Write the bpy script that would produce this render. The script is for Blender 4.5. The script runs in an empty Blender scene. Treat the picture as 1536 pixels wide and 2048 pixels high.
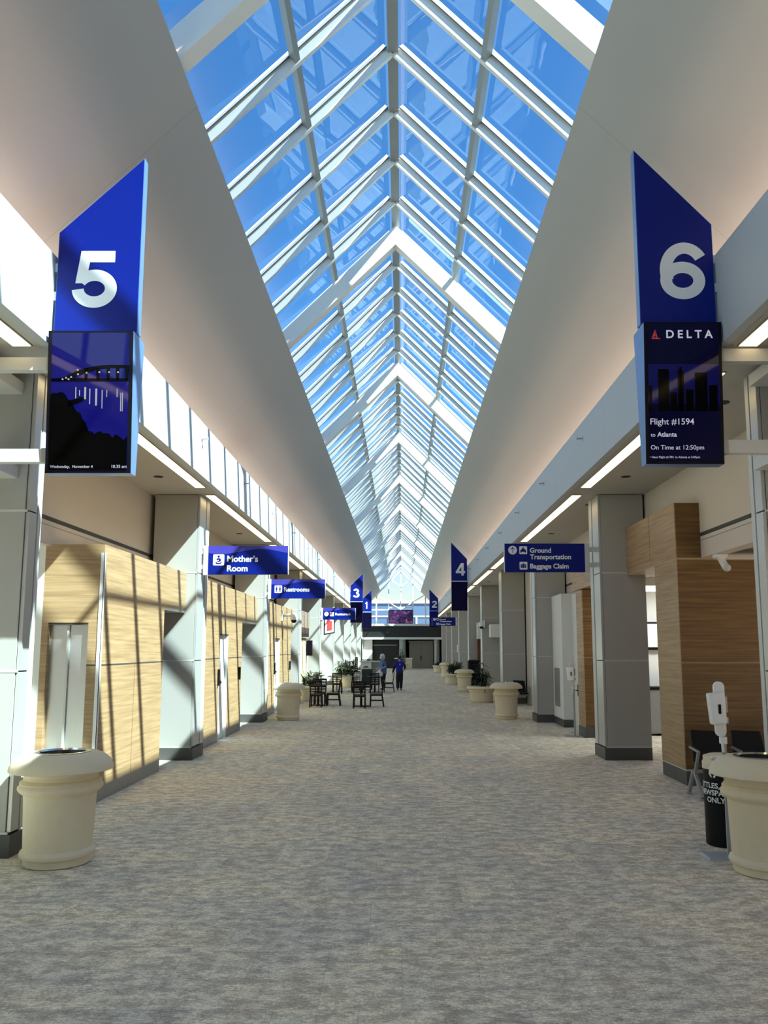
import bpy, bmesh, math, random
from mathutils import Vector, Matrix

random.seed(7)
SC = bpy.context.scene
COL = SC.collection

# ------------------------------------------------------------------ camera, world, sun, exposure
F_PX, TILT, VPX, VPY, CAM_H = 1600.0, math.radians(7.5), 804.0, 1296.0, 2.1
AX_Y = VPY - F_PX * math.tan(TILT)
cam_d = bpy.data.cameras.new('camera')
cam_d.sensor_fit = 'VERTICAL'
cam_d.sensor_height = 36.0
cam_d.lens = F_PX / 2048 * 36
cam_d.shift_x = -(VPX - 768) / 2048
cam_d.shift_y = (AX_Y - 1024) / 2048
cam_d.clip_end = 2000
cam = bpy.data.objects.new('camera', cam_d)
COL.objects.link(cam)
cam.location = (0, 0, CAM_H)
cam.rotation_euler = (math.pi / 2 + TILT, 0, 0)
SC.camera = cam

SUN_TRAVEL = Vector((-1.0, 0.64, -1.262))
world = bpy.data.worlds.new('world')
SC.world = world
world.use_nodes = True
wn = world.node_tree.nodes
wl = world.node_tree.links
sky = wn.new('ShaderNodeTexSky')
sky.sky_type = 'NISHITA'
sky.sun_disc = False
sky.sun_elevation = math.radians(48)
sky.sun_rotation = math.atan2(1.0, -0.64)
sky.air_density = 1.0
sky.dust_density = 0.6
sky.ozone_density = 1.6
wn['Background'].inputs['Strength'].default_value = 0.155
tone = wn.new('ShaderNodeMix')
tone.data_type = 'RGBA'
tone.blend_type = 'MULTIPLY'
tone.inputs[0].default_value = 1.0
geo = wn.new('ShaderNodeTexCoord')
sep = wn.new('ShaderNodeSeparateXYZ')
wl.new(geo.outputs['Generated'], sep.inputs[0])
ramp = wn.new('ShaderNodeValToRGB')
ramp.color_ramp.elements[0].position = 0.0
ramp.color_ramp.elements[0].color = (1.0, 0.80, 0.66, 1)
ramp.color_ramp.elements[1].position = 0.22
ramp.color_ramp.elements[1].color = (0.50, 0.80, 0.95, 1)
wl.new(sep.outputs['Z'], ramp.inputs[0])
wl.new(ramp.outputs[0], tone.inputs[7])
wl.new(sky.outputs[0], tone.inputs[6])
wl.new(tone.outputs[2], wn['Background'].inputs[0])

sun_d = bpy.data.lights.new('sun', 'SUN')
sun_d.energy = 17.0
sun_d.angle = math.radians(0.6)
sun_d.color = (1.0, 0.75, 0.57)
sun = bpy.data.objects.new('sun', sun_d)
COL.objects.link(sun)
sun.location = (30, -20, 40)
sun.rotation_euler = SUN_TRAVEL.to_track_quat('-Z', 'Y').to_euler()

COVE_POWER = 380.0
STRIP_EMIT = 1.4
SC.view_settings.view_transform = 'Standard'
SC.view_settings.look = 'None'
SC.view_settings.exposure = 0.98
SC.view_settings.gamma = 1.0
SC.view_settings.use_curve_mapping = False
SC.cycles.max_bounces = 10
SC.cycles.diffuse_bounces = 6
SC.cycles.glossy_bounces = 4
SC.cycles.transparent_max_bounces = 16
SC.cycles.use_denoising = True
SC.cycles.sample_clamp_indirect = 6.0
SC.cycles.caustics_reflective = False
SC.cycles.caustics_refractive = False

# ------------------------------------------------------------------ materials
def srgb(r, g, b):
    f = lambda c: c / 12.92 if c <= 0.04045 else ((c + 0.055) / 1.055) ** 2.4
    return (f(r / 255), f(g / 255), f(b / 255))

def mat(name, col, rough=0.5, metal=0.0, var=0.04, scale=6.0, stretch=(1, 1, 1), bump=0.0, bscale=80.0,
        emit=None, estr=0.0, coat=0.0, spec=0.5, seam=None):
    m = bpy.data.materials.new(name)
    m.use_nodes = True
    n, l = m.node_tree.nodes, m.node_tree.links
    b = n['Principled BSDF']
    b.inputs['Roughness'].default_value = rough
    b.inputs['Metallic'].default_value = metal
    b.inputs['Coat Weight'].default_value = coat
    b.inputs['Specular IOR Level'].default_value = spec
    tc = n.new('ShaderNodeTexCoord')
    mp = n.new('ShaderNodeMapping')
    mp.inputs['Scale'].default_value = stretch
    l.new(tc.outputs['Object'], mp.inputs['Vector'])
    nz = n.new('ShaderNodeTexNoise')
    nz.inputs['Scale'].default_value = scale
    nz.inputs['Detail'].default_value = 4
    l.new(mp.outputs[0], nz.inputs['Vector'])
    mx = n.new('ShaderNodeMix')
    mx.data_type = 'RGBA'
    lo = [max(0, c * (1 - var)) for c in col]
    hi = [min(1, c * (1 + var)) for c in col]
    mx.inputs[6].default_value = (*lo, 1)
    mx.inputs[7].default_value = (*hi, 1)
    l.new(nz.outputs['Fac'], mx.inputs[0])
    out = mx.outputs[2]
    if seam:
        axis, period, off, width, dark = seam
        sp = n.new('ShaderNodeSeparateXYZ')
        l.new(tc.outputs['Object'], sp.inputs[0])
        a = n.new('ShaderNodeMath'); a.operation = 'ADD'; a.inputs[1].default_value = -off + 1000 * period
        l.new(sp.outputs[axis], a.inputs[0])
        md = n.new('ShaderNodeMath'); md.operation = 'MODULO'; md.inputs[1].default_value = period
        l.new(a.outputs[0], md.inputs[0])
        lt = n.new('ShaderNodeMath'); lt.operation = 'LESS_THAN'; lt.inputs[1].default_value = width
        l.new(md.outputs[0], lt.inputs[0])
        m2 = n.new('ShaderNodeMix'); m2.data_type = 'RGBA'
        l.new(lt.outputs[0], m2.inputs[0])
        l.new(out, m2.inputs[6])
        m2.inputs[7].default_value = (*[c * dark for c in col], 1)
        out = m2.outputs[2]
    l.new(out, b.inputs['Base Color'])
    if bump > 0:
        n2 = n.new('ShaderNodeTexNoise')
        n2.inputs['Scale'].default_value = bscale
        n2.inputs['Detail'].default_value = 3
        l.new(tc.outputs['Object'], n2.inputs['Vector'])
        bp = n.new('ShaderNodeBump')
        bp.inputs['Strength'].default_value = bump
        bp.inputs['Distance'].default_value = 0.01
        l.new(n2.outputs['Fac'], bp.inputs['Height'])
        l.new(bp.outputs[0], b.inputs['Normal'])
    if emit:
        b.inputs['Emission Color'].default_value = (*emit, 1)
        b.inputs['Emission Strength'].default_value = estr
    return m

def wood_mat(name, dark, light):
    m = bpy.data.materials.new(name)
    m.use_nodes = True
    n, l = m.node_tree.nodes, m.node_tree.links
    b = n['Principled BSDF']
    b.inputs['Roughness'].default_value = 0.45
    tc = n.new('ShaderNodeTexCoord')
    mp = n.new('ShaderNodeMapping')
    mp.inputs['Scale'].default_value = (0.30, 0.30, 9.0)
    l.new(tc.outputs['Object'], mp.inputs['Vector'])
    warp = n.new('ShaderNodeTexNoise')
    warp.inputs['Scale'].default_value = 1.6
    warp.inputs['Detail'].default_value = 2
    l.new(mp.outputs[0], warp.inputs['Vector'])
    add = n.new('ShaderNodeMix'); add.data_type = 'VECTOR'
    add.inputs[0].default_value = 0.07
    l.new(mp.outputs[0], add.inputs[4]); l.new(warp.outputs['Color'], add.inputs[5])
    nz = n.new('ShaderNodeTexNoise')
    nz.inputs['Scale'].default_value = 3.2
    nz.inputs['Detail'].default_value = 7
    nz.inputs['Roughness'].default_value = 0.62
    l.new(add.outputs[1], nz.inputs['Vector'])
    cr = n.new('ShaderNodeValToRGB')
    cr.color_ramp.elements[0].position = 0.36
    cr.color_ramp.elements[0].color = (*dark, 1)
    cr.color_ramp.elements[1].position = 0.62
    cr.color_ramp.elements[1].color = (*light, 1)
    l.new(nz.outputs['Fac'], cr.inputs[0])
    l.new(cr.outputs[0], b.inputs['Base Color'])
    return m

def carpet_mat():
    m = bpy.data.materials.new('carpet')
    m.use_nodes = True
    n, l = m.node_tree.nodes, m.node_tree.links
    b = n['Principled BSDF']
    b.inputs['Roughness'].default_value = 0.95
    b.inputs['Specular IOR Level'].default_value = 0.1
    tc = n.new('ShaderNodeTexCoord')
    def noise(scale, stretch, detail, rough=0.55):
        mp = n.new('ShaderNodeMapping'); mp.inputs['Scale'].default_value = stretch
        l.new(tc.outputs['Object'], mp.inputs['Vector'])
        z = n.new('ShaderNodeTexNoise'); z.inputs['Scale'].default_value = scale
        z.inputs['Detail'].default_value = detail; z.inputs['Roughness'].default_value = rough
        l.new(mp.outputs[0], z.inputs['Vector'])
        return z.outputs['Fac']
    def ramp(src, stops):
        cr = n.new('ShaderNodeValToRGB')
        els = cr.color_ramp.elements
        els[0].position, els[0].color = stops[0][0], (*stops[0][1], 1)
        els[1].position, els[1].color = stops[1][0], (*stops[1][1], 1)
        for p, c in stops[2:]:
            e = els.new(p); e.color = (*c, 1)
        l.new(src, cr.inputs[0])
        return cr.outputs[0]
    def mix(fac, a, bb, mode='MIX'):
        x = n.new('ShaderNodeMix'); x.data_type = 'RGBA'; x.blend_type = mode
        if isinstance(fac, float): x.inputs[0].default_value = fac
        else: l.new(fac, x.inputs[0])
        for i, s in ((6, a), (7, bb)):
            if isinstance(s, tuple): x.inputs[i].default_value = (*s, 1)
            else: l.new(s, x.inputs[i])
        return x.outputs[2]
    fine = noise(6.5, (0.85, 1.35, 1), 14, 0.76)
    base = ramp(fine, [(0.43, (0.53, 0.475, 0.395)), (0.57, (0.90, 0.82, 0.68))])
    mid = noise(34.0, (0.7, 1.6, 1), 6, 0.85)
    mr = ramp(mid, [(0.42, (0.72, 0.72, 0.72)), (0.58, (1.16, 1.16, 1.15))])
    big = noise(1.1, (0.8, 1.2, 1), 4)
    tint = ramp(big, [(0.42, (0.94, 0.95, 0.96)), (0.60, (1.06, 1.03, 0.97))])
    c = mix(1.0, mix(1.0, base, tint, 'MULTIPLY'), mr, 'MULTIPLY')
    pile = noise(70, (1, 1, 1), 2)
    pr = ramp(pile, [(0.3, (0.78, 0.78, 0.78)), (0.7, (1.18, 1.18, 1.18))])
    c = mix(1.0, c, pr, 'MULTIPLY')
    # carpet planks, each with its own tone
    br = n.new('ShaderNodeTexBrick')
    br.inputs['Scale'].default_value = 1.0
    br.inputs['Brick Width'].default_value = 0.5
    br.inputs['Row Height'].default_value = 1.0
    br.inputs['Mortar Size'].default_value = 0.003
    br.inputs['Color1'].default_value = (0.90, 0.90, 0.92, 1)
    br.inputs['Color2'].default_value = (1.08, 1.06, 1.02, 1)
    br.inputs['Mortar'].default_value = (0.80, 0.80, 0.80, 1)
    l.new(tc.outputs['Object'], br.inputs['Vector'])
    c = mix(1.0, c, br.outputs['Color'], 'MULTIPLY')
    l.new(c, b.inputs['Base Color'])
    bp = n.new('ShaderNodeBump'); bp.inputs['Strength'].default_value = 0.35; bp.inputs['Distance'].default_value = 0.01
    l.new(pile, bp.inputs['Height']); l.new(bp.outputs[0], b.inputs['Normal'])
    return m

def glass_mat(name, tint, bump=0.02, base_refl=0.06, refl_tint=(1, 1, 1)):
    m = bpy.data.materials.new(name)
    m.use_nodes = True
    n, l = m.node_tree.nodes, m.node_tree.links
    n.remove(n['Principled BSDF'])
    out = n['Material Output']
    tr = n.new('ShaderNodeBsdfTransparent'); tr.inputs[0].default_value = (*tint, 1)
    gl = n.new('ShaderNodeBsdfGlossy'); gl.inputs['Roughness'].default_value = 0.0
    gl.inputs[0].default_value = (*refl_tint, 1)
    geo = n.new('ShaderNodeNewGeometry')
    dot = n.new('ShaderNodeVectorMath'); dot.operation = 'DOT_PRODUCT'
    l.new(geo.outputs['Normal'], dot.inputs[0]); l.new(geo.outputs['Incoming'], dot.inputs[1])
    ab = n.new('ShaderNodeMath'); ab.operation = 'ABSOLUTE'; l.new(dot.outputs['Value'], ab.inputs[0])
    om = n.new('ShaderNodeMath'); om.operation = 'SUBTRACT'; om.inputs[0].default_value = 1.0; l.new(ab.outputs[0], om.inputs[1])
    pw = n.new('ShaderNodeMath'); pw.operation = 'POWER'; pw.inputs[1].default_value = 5.0; l.new(om.outputs[0], pw.inputs[0])
    ma = n.new('ShaderNodeMath'); ma.operation = 'MULTIPLY_ADD'
    ma.inputs[1].default_value = 1 - base_refl; ma.inputs[2].default_value = base_refl
    l.new(pw.outputs[0], ma.inputs[0])
    mx = n.new('ShaderNodeMixShader')
    l.new(ma.outputs[0], mx.inputs[0]); l.new(tr.outputs[0], mx.inputs[1]); l.new(gl.outputs[0], mx.inputs[2])
    l.new(mx.outputs[0], out.inputs[0])
    if bump:
        tc = n.new('ShaderNodeTexCoord')
        nz = n.new('ShaderNodeTexNoise'); nz.inputs['Scale'].default_value = 1.6; nz.inputs['Detail'].default_value = 2
        l.new(tc.outputs['Object'], nz.inputs['Vector'])
        bp = n.new('ShaderNodeBump'); bp.inputs['Strength'].default_value = bump; bp.inputs['Distance'].default_value = 0.05
        l.new(nz.outputs['Fac'], bp.inputs['Height']); l.new(bp.outputs[0], gl.inputs['Normal'])
    return m

M = {}
M['carpet'] = carpet_mat()
M['vault'] = mat('vault paint', (0.475, 0.455, 0.415), 0.75, var=0.015, scale=0.6, seam=(1, 7.7, 8.05, 0.016, 0.86))
M['fascia'] = mat('fascia panel paint', (0.49, 0.515, 0.525), 0.45, var=0.02, scale=2, seam=(1, 3.85, 0.6, 0.012, 0.75))
M['soffit'] = mat('soffit paint', (0.50, 0.475, 0.44), 0.8, var=0.02, scale=1)
M['beige'] = mat('beige wall paint', (0.60, 0.54, 0.48), 0.8, var=0.02, scale=1)
M['white'] = mat('white wall paint', (0.74, 0.745, 0.73), 0.7, var=0.02, scale=1.5)
M['beam'] = mat('white steel paint', (0.86, 0.81, 0.73), 0.5, var=0.015, scale=1)
M['bar'] = mat('glazing bar paint', (0.74, 0.72, 0.68), 0.35, var=0.02, scale=4)
M['barcap'] = mat('glazing gasket', (0.06, 0.07, 0.08), 0.5)
M['purlin'] = mat('grey purlin paint', (0.26, 0.265, 0.26), 0.45)
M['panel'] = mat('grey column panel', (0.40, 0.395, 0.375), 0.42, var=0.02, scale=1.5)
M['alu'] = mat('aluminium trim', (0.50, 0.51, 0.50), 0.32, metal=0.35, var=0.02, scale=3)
M['tantrim'] = mat('tan edge trim', (0.40, 0.30, 0.19), 0.45)
M['lighttrim'] = mat('pale joint trim', (0.58, 0.58, 0.56), 0.45)
M['darkjoint'] = mat('dark joint', (0.05, 0.05, 0.05), 0.7)
M['base'] = mat('dark rubber base', (0.075, 0.075, 0.072), 0.5)
M['kick'] = mat('grey metal kick plate', (0.27, 0.27, 0.26), 0.35, metal=0.3)
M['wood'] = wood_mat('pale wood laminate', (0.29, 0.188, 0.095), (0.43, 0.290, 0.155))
M['wooddark'] = wood_mat('shade-darkened wood laminate', (0.105, 0.048, 0.011), (0.205, 0.108, 0.032))  # darker copy of the wood, shade of the right-hand fronts put into the colour
M['tan'] = mat('tan wall paint', (0.62, 0.50, 0.30), 0.7)
M['brown'] = mat('dark brown board', (0.06, 0.03, 0.025), 0.5)
M['brownpanel'] = wood_mat('brown wood panel', (0.20, 0.14, 0.10), (0.32, 0.24, 0.18))
M['steel'] = mat('brushed steel', (0.62, 0.64, 0.65), 0.28, metal=0.85, var=0.05, scale=30, stretch=(4, 4, 0.1))
M['blue'] = mat('blue sign face', (0.001, 0.011, 0.19), 0.4, var=0.03, scale=2, spec=0.2)
M['blueedge'] = mat('blue sign edge', (0.12, 0.22, 0.46), 0.3, metal=0.2)
M['violet'] = mat('violet sign band', (0.05, 0.045, 0.34), 0.35)
M['signwhite'] = mat('white sign lettering', (0.82, 0.84, 0.84), 0.5, var=0.01)
M['greytext'] = mat('lit grey screen text', (0.1, 0.1, 0.1), 0.5, emit=(0.20, 0.20, 0.25), estr=1.0)
M['redmark'] = mat('lit red mark', (0.1, 0.01, 0.01), 0.5, emit=(0.13, 0.012, 0.012), estr=1.0)
M['screenblue'] = mat('lit navy screen', (0.002, 0.002, 0.01), 0.06, emit=(0.0005, 0.0005, 0.075), estr=1.0, spec=0.35)
M['screendark'] = mat('dark screen', (0.001, 0.001, 0.004), 0.06, emit=(0.0005, 0.0005, 0.006), estr=1.0, spec=0.14)
M['screenblack'] = mat('black screen picture', (0.001, 0.001, 0.001), 0.12, spec=0.08)
M['screenmid'] = mat('lit deep blue screen', (0.002, 0.002, 0.01), 0.06, emit=(0.001, 0.001, 0.022), estr=1.0, spec=0.22)
M['glint'] = mat('lit screen glint', (0.05, 0.05, 0.05), 0.5, emit=(0.16, 0.16, 0.17), estr=1.0)
M['frame'] = mat('black screen frame', (0.004, 0.004, 0.008), 0.35, spec=0.15)
M['strip'] = mat('warm light diffuser', (0.8, 0.75, 0.6), 0.6, emit=(1.0, 0.76, 0.42), estr=STRIP_EMIT)
M['ceillamp'] = mat('ceiling panel diffuser', (0.8, 0.8, 0.8), 0.6, emit=(0.92, 1.0, 0.98), estr=6.0)
M['black'] = mat('black plastic', (0.004, 0.004, 0.005), 0.5, spec=0.2)
M['blackseat'] = mat('black vinyl', (0.004, 0.004, 0.006), 0.45, spec=0.2)
M['hole'] = mat('downlight interior', (0.015, 0.013, 0.012), 0.6)
M['concrete'] = mat('tan cast stone', (0.74, 0.64, 0.455), 0.7, var=0.05, scale=14, bump=0.12, bscale=220)
M['soil'] = mat('potting soil', (0.02, 0.014, 0.01), 0.95)
M['chrome'] = mat('polished steel ring', (0.75, 0.75, 0.75), 0.12, metal=1.0)
M['plastic'] = mat('white plastic', (0.78, 0.79, 0.80), 0.35)
M['grey'] = mat('grey metal', (0.30, 0.31, 0.31), 0.35, metal=0.4)
M['greyplastic'] = mat('mid grey painted steel', (0.36, 0.38, 0.40), 0.4)
M['darkwood'] = mat('espresso wood', (0.008, 0.005, 0.004), 0.4, spec=0.25)
M['seatpad'] = mat('dark taupe seat', (0.06, 0.052, 0.045), 0.5)
M['leaf'] = mat('dark green leaves', (0.022, 0.045, 0.014), 0.45, var=0.35, scale=9)
M['leaf2'] = mat('mid green leaves', (0.05, 0.10, 0.025), 0.45, var=0.35, scale=9)
M['petal'] = mat('white petals', (0.82, 0.80, 0.72), 0.6)
M['skin'] = mat('skin', (0.46, 0.27, 0.19), 0.5)
M['skin2'] = mat('light skin', (0.62, 0.42, 0.33), 0.5)
M['hairgrey'] = mat('grey hair', (0.62, 0.61, 0.60), 0.9, var=0.25, scale=40, bump=0.9, bscale=45)
M['hairblack'] = mat('black hair', (0.01, 0.009, 0.009), 0.6)
M['royal'] = mat('royal blue cloth', (0.010, 0.012, 0.30), 0.85)
M['denim'] = mat('mid blue cloth', (0.055, 0.13, 0.36), 0.85, var=0.2, scale=20)
M['blackcloth'] = mat('black cloth', (0.010, 0.010, 0.013), 0.9)
M['bag'] = mat('white plastic bag', (0.75, 0.75, 0.76), 0.4, bump=0.5, bscale=30)
M['redpanel'] = mat('lit red board', (0.4, 0.03, 0.03), 0.4, emit=(0.55, 0.04, 0.035), estr=0.6)
M['mural'] = mat('lit violet picture', (0.02, 0.01, 0.03), 0.2, emit=(0.045, 0.015, 0.10), estr=1.0, var=0.9, scale=3)
nt = M['mural'].node_tree
nt.nodes['Principled BSDF'].inputs['Emission Strength'].default_value = 0.4
_nz = nt.nodes.new('ShaderNodeTexNoise'); _nz.inputs['Scale'].default_value = 2.6; _nz.inputs['Detail'].default_value = 3; _nz.inputs['Distortion'].default_value = 1.2
_cr = nt.nodes.new('ShaderNodeValToRGB')
for _p, _c in ((0.40, (0.006, 0.005, 0.03)), (0.52, (0.05, 0.012, 0.13)), (0.60, (0.20, 0.05, 0.16)), (0.68, (0.45, 0.16, 0.10))):
    _e = _cr.color_ramp.elements.new(_p); _e.color = (*_c, 1)
_cr.color_ramp.elements[0].color = (0.004, 0.004, 0.02, 1)
_cr.color_ramp.elements[-1].color = (0.5, 0.25, 0.2, 1)
_tc = nt.nodes.new('ShaderNodeTexCoord')
nt.links.new(_tc.outputs['Object'], _nz.inputs['Vector'])
nt.links.new(_nz.outputs['Fac'], _cr.inputs[0])
nt.links.new(_cr.outputs[0], nt.nodes['Principled BSDF'].inputs['Emission Color'])
M['darkgreen'] = mat('dark green cloth', (0.02, 0.035, 0.03), 0.7)
M['smoke'] = mat('dark smoked panel', (0.020, 0.024, 0.026), 0.22)
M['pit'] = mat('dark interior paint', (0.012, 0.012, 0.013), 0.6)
M['tandoor'] = mat('taupe door paint', (0.20, 0.185, 0.155), 0.5)
M['roundcol'] = mat('pale grey column paint', (0.35, 0.38, 0.37), 0.5)
M['roof'] = mat('roof membrane', (0.45, 0.45, 0.45), 0.8)
M['ground'] = mat('concrete apron', (0.40, 0.39, 0.37), 0.9, var=0.12, scale=0.3)
M['bluebuild'] = mat('blue cladding', (0.05, 0.13, 0.27), 0.5, var=0.1, scale=0.4)
M['palebuild'] = mat('pale cladding', (0.55, 0.56, 0.55), 0.6)
M['rust'] = mat('red brown door paint', (0.13, 0.04, 0.022), 0.5)
M['mist'] = mat('pink grey stone', (0.55, 0.45, 0.40), 0.7)
M['skyglass'] = glass_mat('tinted roof glass', (0.43, 0.72, 0.92), 0.03, 0.07, (0.85, 0.95, 1.0))
M['clear'] = glass_mat('clear glass', (0.66, 0.70, 0.72), 0.0, 0.05)

# ------------------------------------------------------------------ mesh helpers
class MB:
    def __init__(self):
        self.v, self.f = [], []
    def add(self, vs, fs):
        o = len(self.v)
        self.v += [tuple(p) for p in vs]
        self.f += [tuple(i + o for i in f) for f in fs]
        return self
    def box(self, x0, x1, y0, y1, z0, z1):
        if x0 > x1: x0, x1 = x1, x0
        if y0 > y1: y0, y1 = y1, y0
        if z0 > z1: z0, z1 = z1, z0
        return self.add([(x0, y0, z0), (x1, y0, z0), (x1, y1, z0), (x0, y1, z0), (x0, y0, z1), (x1, y0, z1), (x1, y1, z1), (x0, y1, z1)],
                        [(0, 3, 2, 1), (4, 5, 6, 7), (0, 1, 5, 4), (1, 2, 6, 5), (2, 3, 7, 6), (3, 0, 4, 7)])
    def hexa(self, a, b):
        """two quads (lists of four points) joined to a solid"""
        return self.add(list(a) + list(b), [(3, 2, 1, 0), (4, 5, 6, 7), (0, 1, 5, 4), (1, 2, 6, 5), (2, 3, 7, 6), (3, 0, 4, 7)])
    def prism_xz(self, poly, y0, y1):
        n = len(poly)
        vs = [(x, y0, z) for x, z in poly] + [(x, y1, z) for x, z in poly]
        fs = [tuple(range(n)), tuple(range(2 * n - 1, n - 1, -1))]
        fs += [(i, n + i, n + (i + 1) % n, (i + 1) % n) for i in range(n)]
        return self.add(vs, fs)
    def lathe(self, prof, n=32, cx=0, cy=0, cz=0, cap=True):
        vs, fs = [], []
        for r, z in prof:
            for k in range(n):
                a = 2 * math.pi * k / n
                vs.append((cx + r * math.cos(a), cy + r * math.sin(a), cz + z))
        for i in range(len(prof) - 1):
            for k in range(n):
                k2 = (k + 1) % n
                fs.append((i * n + k, i * n + k2, (i + 1) * n + k2, (i + 1) * n + k))
        if cap:
            fs.append(tuple(range(n - 1, -1, -1)))
            b = (len(prof) - 1) * n
            fs.append(tuple(range(b, b + n)))
        return self.add(vs, fs)
    def tube(self, path, r, n=8, r1=None):
        path = [Vector(p) for p in path]
        m = len(path)
        vs, fs = [], []
        for i, p in enumerate(path):
            t = (path[min(i + 1, m - 1)] - path[max(i - 1, 0)]).normalized()
            ref = Vector((0, 0, 1)) if abs(t.z) < 0.9 else Vector((1, 0, 0))
            u = t.cross(ref).normalized(); w = u.cross(t)
            rr = r if r1 is None else r + (r1 - r) * i / max(1, m - 1)
            for k in range(n):
                a = 2 * math.pi * k / n
                vs.append(p + u * (rr * math.cos(a)) + w * (rr * math.sin(a)))
        for i in range(m - 1):
            for k in range(n):
                k2 = (k + 1) % n
                fs.append((i * n + k, i * n + k2, (i + 1) * n + k2, (i + 1) * n + k))
        fs.append(tuple(range(n - 1, -1, -1)))
        fs.append(tuple(range((m - 1) * n, m * n)))
        return self.add(vs, fs)
    def bar(self, a, b, w, h):
        """square bar from a to b, w across, h in the other direction"""
        a, b = Vector(a), Vector(b)
        t = (b - a).normalized()
        ref = Vector((0, 1, 0)) if abs(t.y) < 0.9 else Vector((1, 0, 0))
        u = t.cross(ref).normalized(); q = t.cross(u).normalized()
        A = [a + q * sx * w / 2 + u * sy * h / 2 for sx, sy in ((-1, -1), (1, -1), (1, 1), (-1, 1))]
        B = [b + q * sx * w / 2 + u * sy * h / 2 for sx, sy in ((-1, -1), (1, -1), (1, 1), (-1, 1))]
        return self.hexa(A, B)
    def ball(self, c, r, nu=14, nv=10, sq=(1, 1, 1)):
        vs, fs = [], []
        for j in range(nv + 1):
            th = math.pi * j / nv
            for k in range(nu):
                a = 2 * math.pi * k / nu
                vs.append((c[0] + sq[0] * r * math.sin(th) * math.cos(a), c[1] + sq[1] * r * math.sin(th) * math.sin(a), c[2] - sq[2] * r * math.cos(th)))
        for j in range(nv):
            for k in range(nu):
                k2 = (k + 1) % nu
                fs.append((j * nu + k, j * nu + k2, (j + 1) * nu + k2, (j + 1) * nu + k))
        return self.add(vs, fs)
    def disc_xz(self, cx, cz, r, y0, y1, n=28):
        return self.prism_xz([(cx + r * math.cos(2 * math.pi * k / n), cz + r * math.sin(2 * math.pi * k / n)) for k in range(n)], y0, y1)
    def xform(self, M4):
        self.v = [tuple(M4 @ Vector(p)) for p in self.v]
        return self
    def build(self, name, m, parent=None, smooth=False, bevel=0.0, off=None):
        me = bpy.data.meshes.new(name)
        if off is None and parent is not None:
            off = root_of(parent).location
        if off is not None and parent is not None:
            vs = [(p[0] - off[0], p[1] - off[1], p[2] - off[2]) for p in self.v]
        else:
            vs = self.v
        me.from_pydata(vs, [], self.f)
        me.validate()
        bm = bmesh.new(); bm.from_mesh(me)
        bmesh.ops.recalc_face_normals(bm, faces=bm.faces)
        bm.to_mesh(me); bm.free()
        me.materials.append(m)
        if smooth:
            for p in me.polygons: p.use_smooth = True
        o = bpy.data.objects.new(name, me)
        COL.objects.link(o)
        if parent is not None: o.parent = parent
        if bevel:
            b = o.modifiers.new('bevel', 'BEVEL'); b.width = bevel; b.segments = 2; b.limit_method = 'ANGLE'
        if smooth:
            try:
                me.set_sharp_from_angle(angle=math.radians(40))
            except Exception: pass
        return o

def root_of(o):
    while o.parent is not None: o = o.parent
    return o

def tag(o, label=None, cat=None, group=None, kind=None):
    if label: o['label'] = label
    if cat: o['category'] = cat
    if group: o['group'] = group
    if kind: o['kind'] = kind
    return o

def thing(name, loc, label, cat, group=None, kind=None):
    o = bpy.data.objects.new(name, None)
    o.empty_display_size = 0.2
    COL.objects.link(o)
    o.location = loc
    return tag(o, label, cat, group, kind)

def copy_tree(o, parent=None):
    c = o.copy(); COL.objects.link(c)
    if parent is not None: c.parent = parent
    for ch in list(o.children): copy_tree(ch, c)
    return c

def place(root, loc, rz=0.0, label=None, s=None):
    root.location = loc
    root.rotation_euler = (0, 0, rz)
    if s: root.scale = (s, s, s)
    if label: root['label'] = label
    return root

_tcache = {}
def text_geo(body, bold=0.0):
    key = (body, bold)
    if key in _tcache: return _tcache[key]
    cu = bpy.data.curves.new('t', 'FONT')
    cu.body = body; cu.size = 1.0; cu.offset = bold; cu.resolution_u = 4
    ob = bpy.data.objects.new('t', cu); COL.objects.link(ob)
    bpy.context.view_layer.update()
    dg = bpy.context.evaluated_depsgraph_get()
    me = bpy.data.meshes.new_from_object(ob.evaluated_get(dg))
    vs = [(v.co.x, v.co.y) for v in me.vertices]; fs = [tuple(p.vertices) for p in me.polygons]
    bpy.data.objects.remove(ob); bpy.data.meshes.remove(me); bpy.data.curves.remove(cu)
    _tcache[key] = (vs, fs)
    return vs, fs

def add_text(mb, body, x, z, y, width=None, height=None, bold=0.012):
    """lettering facing -Y; x left edge, z baseline, cap height or total width given"""
    vs, fs = text_geo(body, bold)
    cap, _ = text_geo('H', bold); ch = max(p[1] for p in cap) - min(p[1] for p in cap); cb = min(p[1] for p in cap)
    x0 = min(p[0] for p in vs); x1 = max(p[0] for p in vs)
    sy = height / ch if height else width / (x1 - x0)
    sx = width / (x1 - x0) if width else sy
    mb.add([(x + (p[0] - x0) * sx, y, z + (p[1] - cb) * sy) for p in vs], fs)
    return mb

def stroke(mb, pts, w, y, closed=False):
    """flat stroked line in the XZ plane facing -Y"""
    n = len(pts)
    L, R = [], []
    for i in range(n):
        if closed: a, b = pts[(i - 1) % n], pts[(i + 1) % n]
        else: a, b = pts[max(i - 1, 0)], pts[min(i + 1, n - 1)]
        dx, dz = b[0] - a[0], b[1] - a[1]
        q = math.hypot(dx, dz) or 1
        nx, nz = -dz / q, dx / q
        L.append((pts[i][0] + nx * w / 2, y, pts[i][1] + nz * w / 2))
        R.append((pts[i][0] - nx * w / 2, y, pts[i][1] - nz * w / 2))
    m = n if closed else n - 1
    mb.add(L + R, [(i, (i + 1) % n, n + (i + 1) % n, n + i) for i in range(m)])

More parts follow.
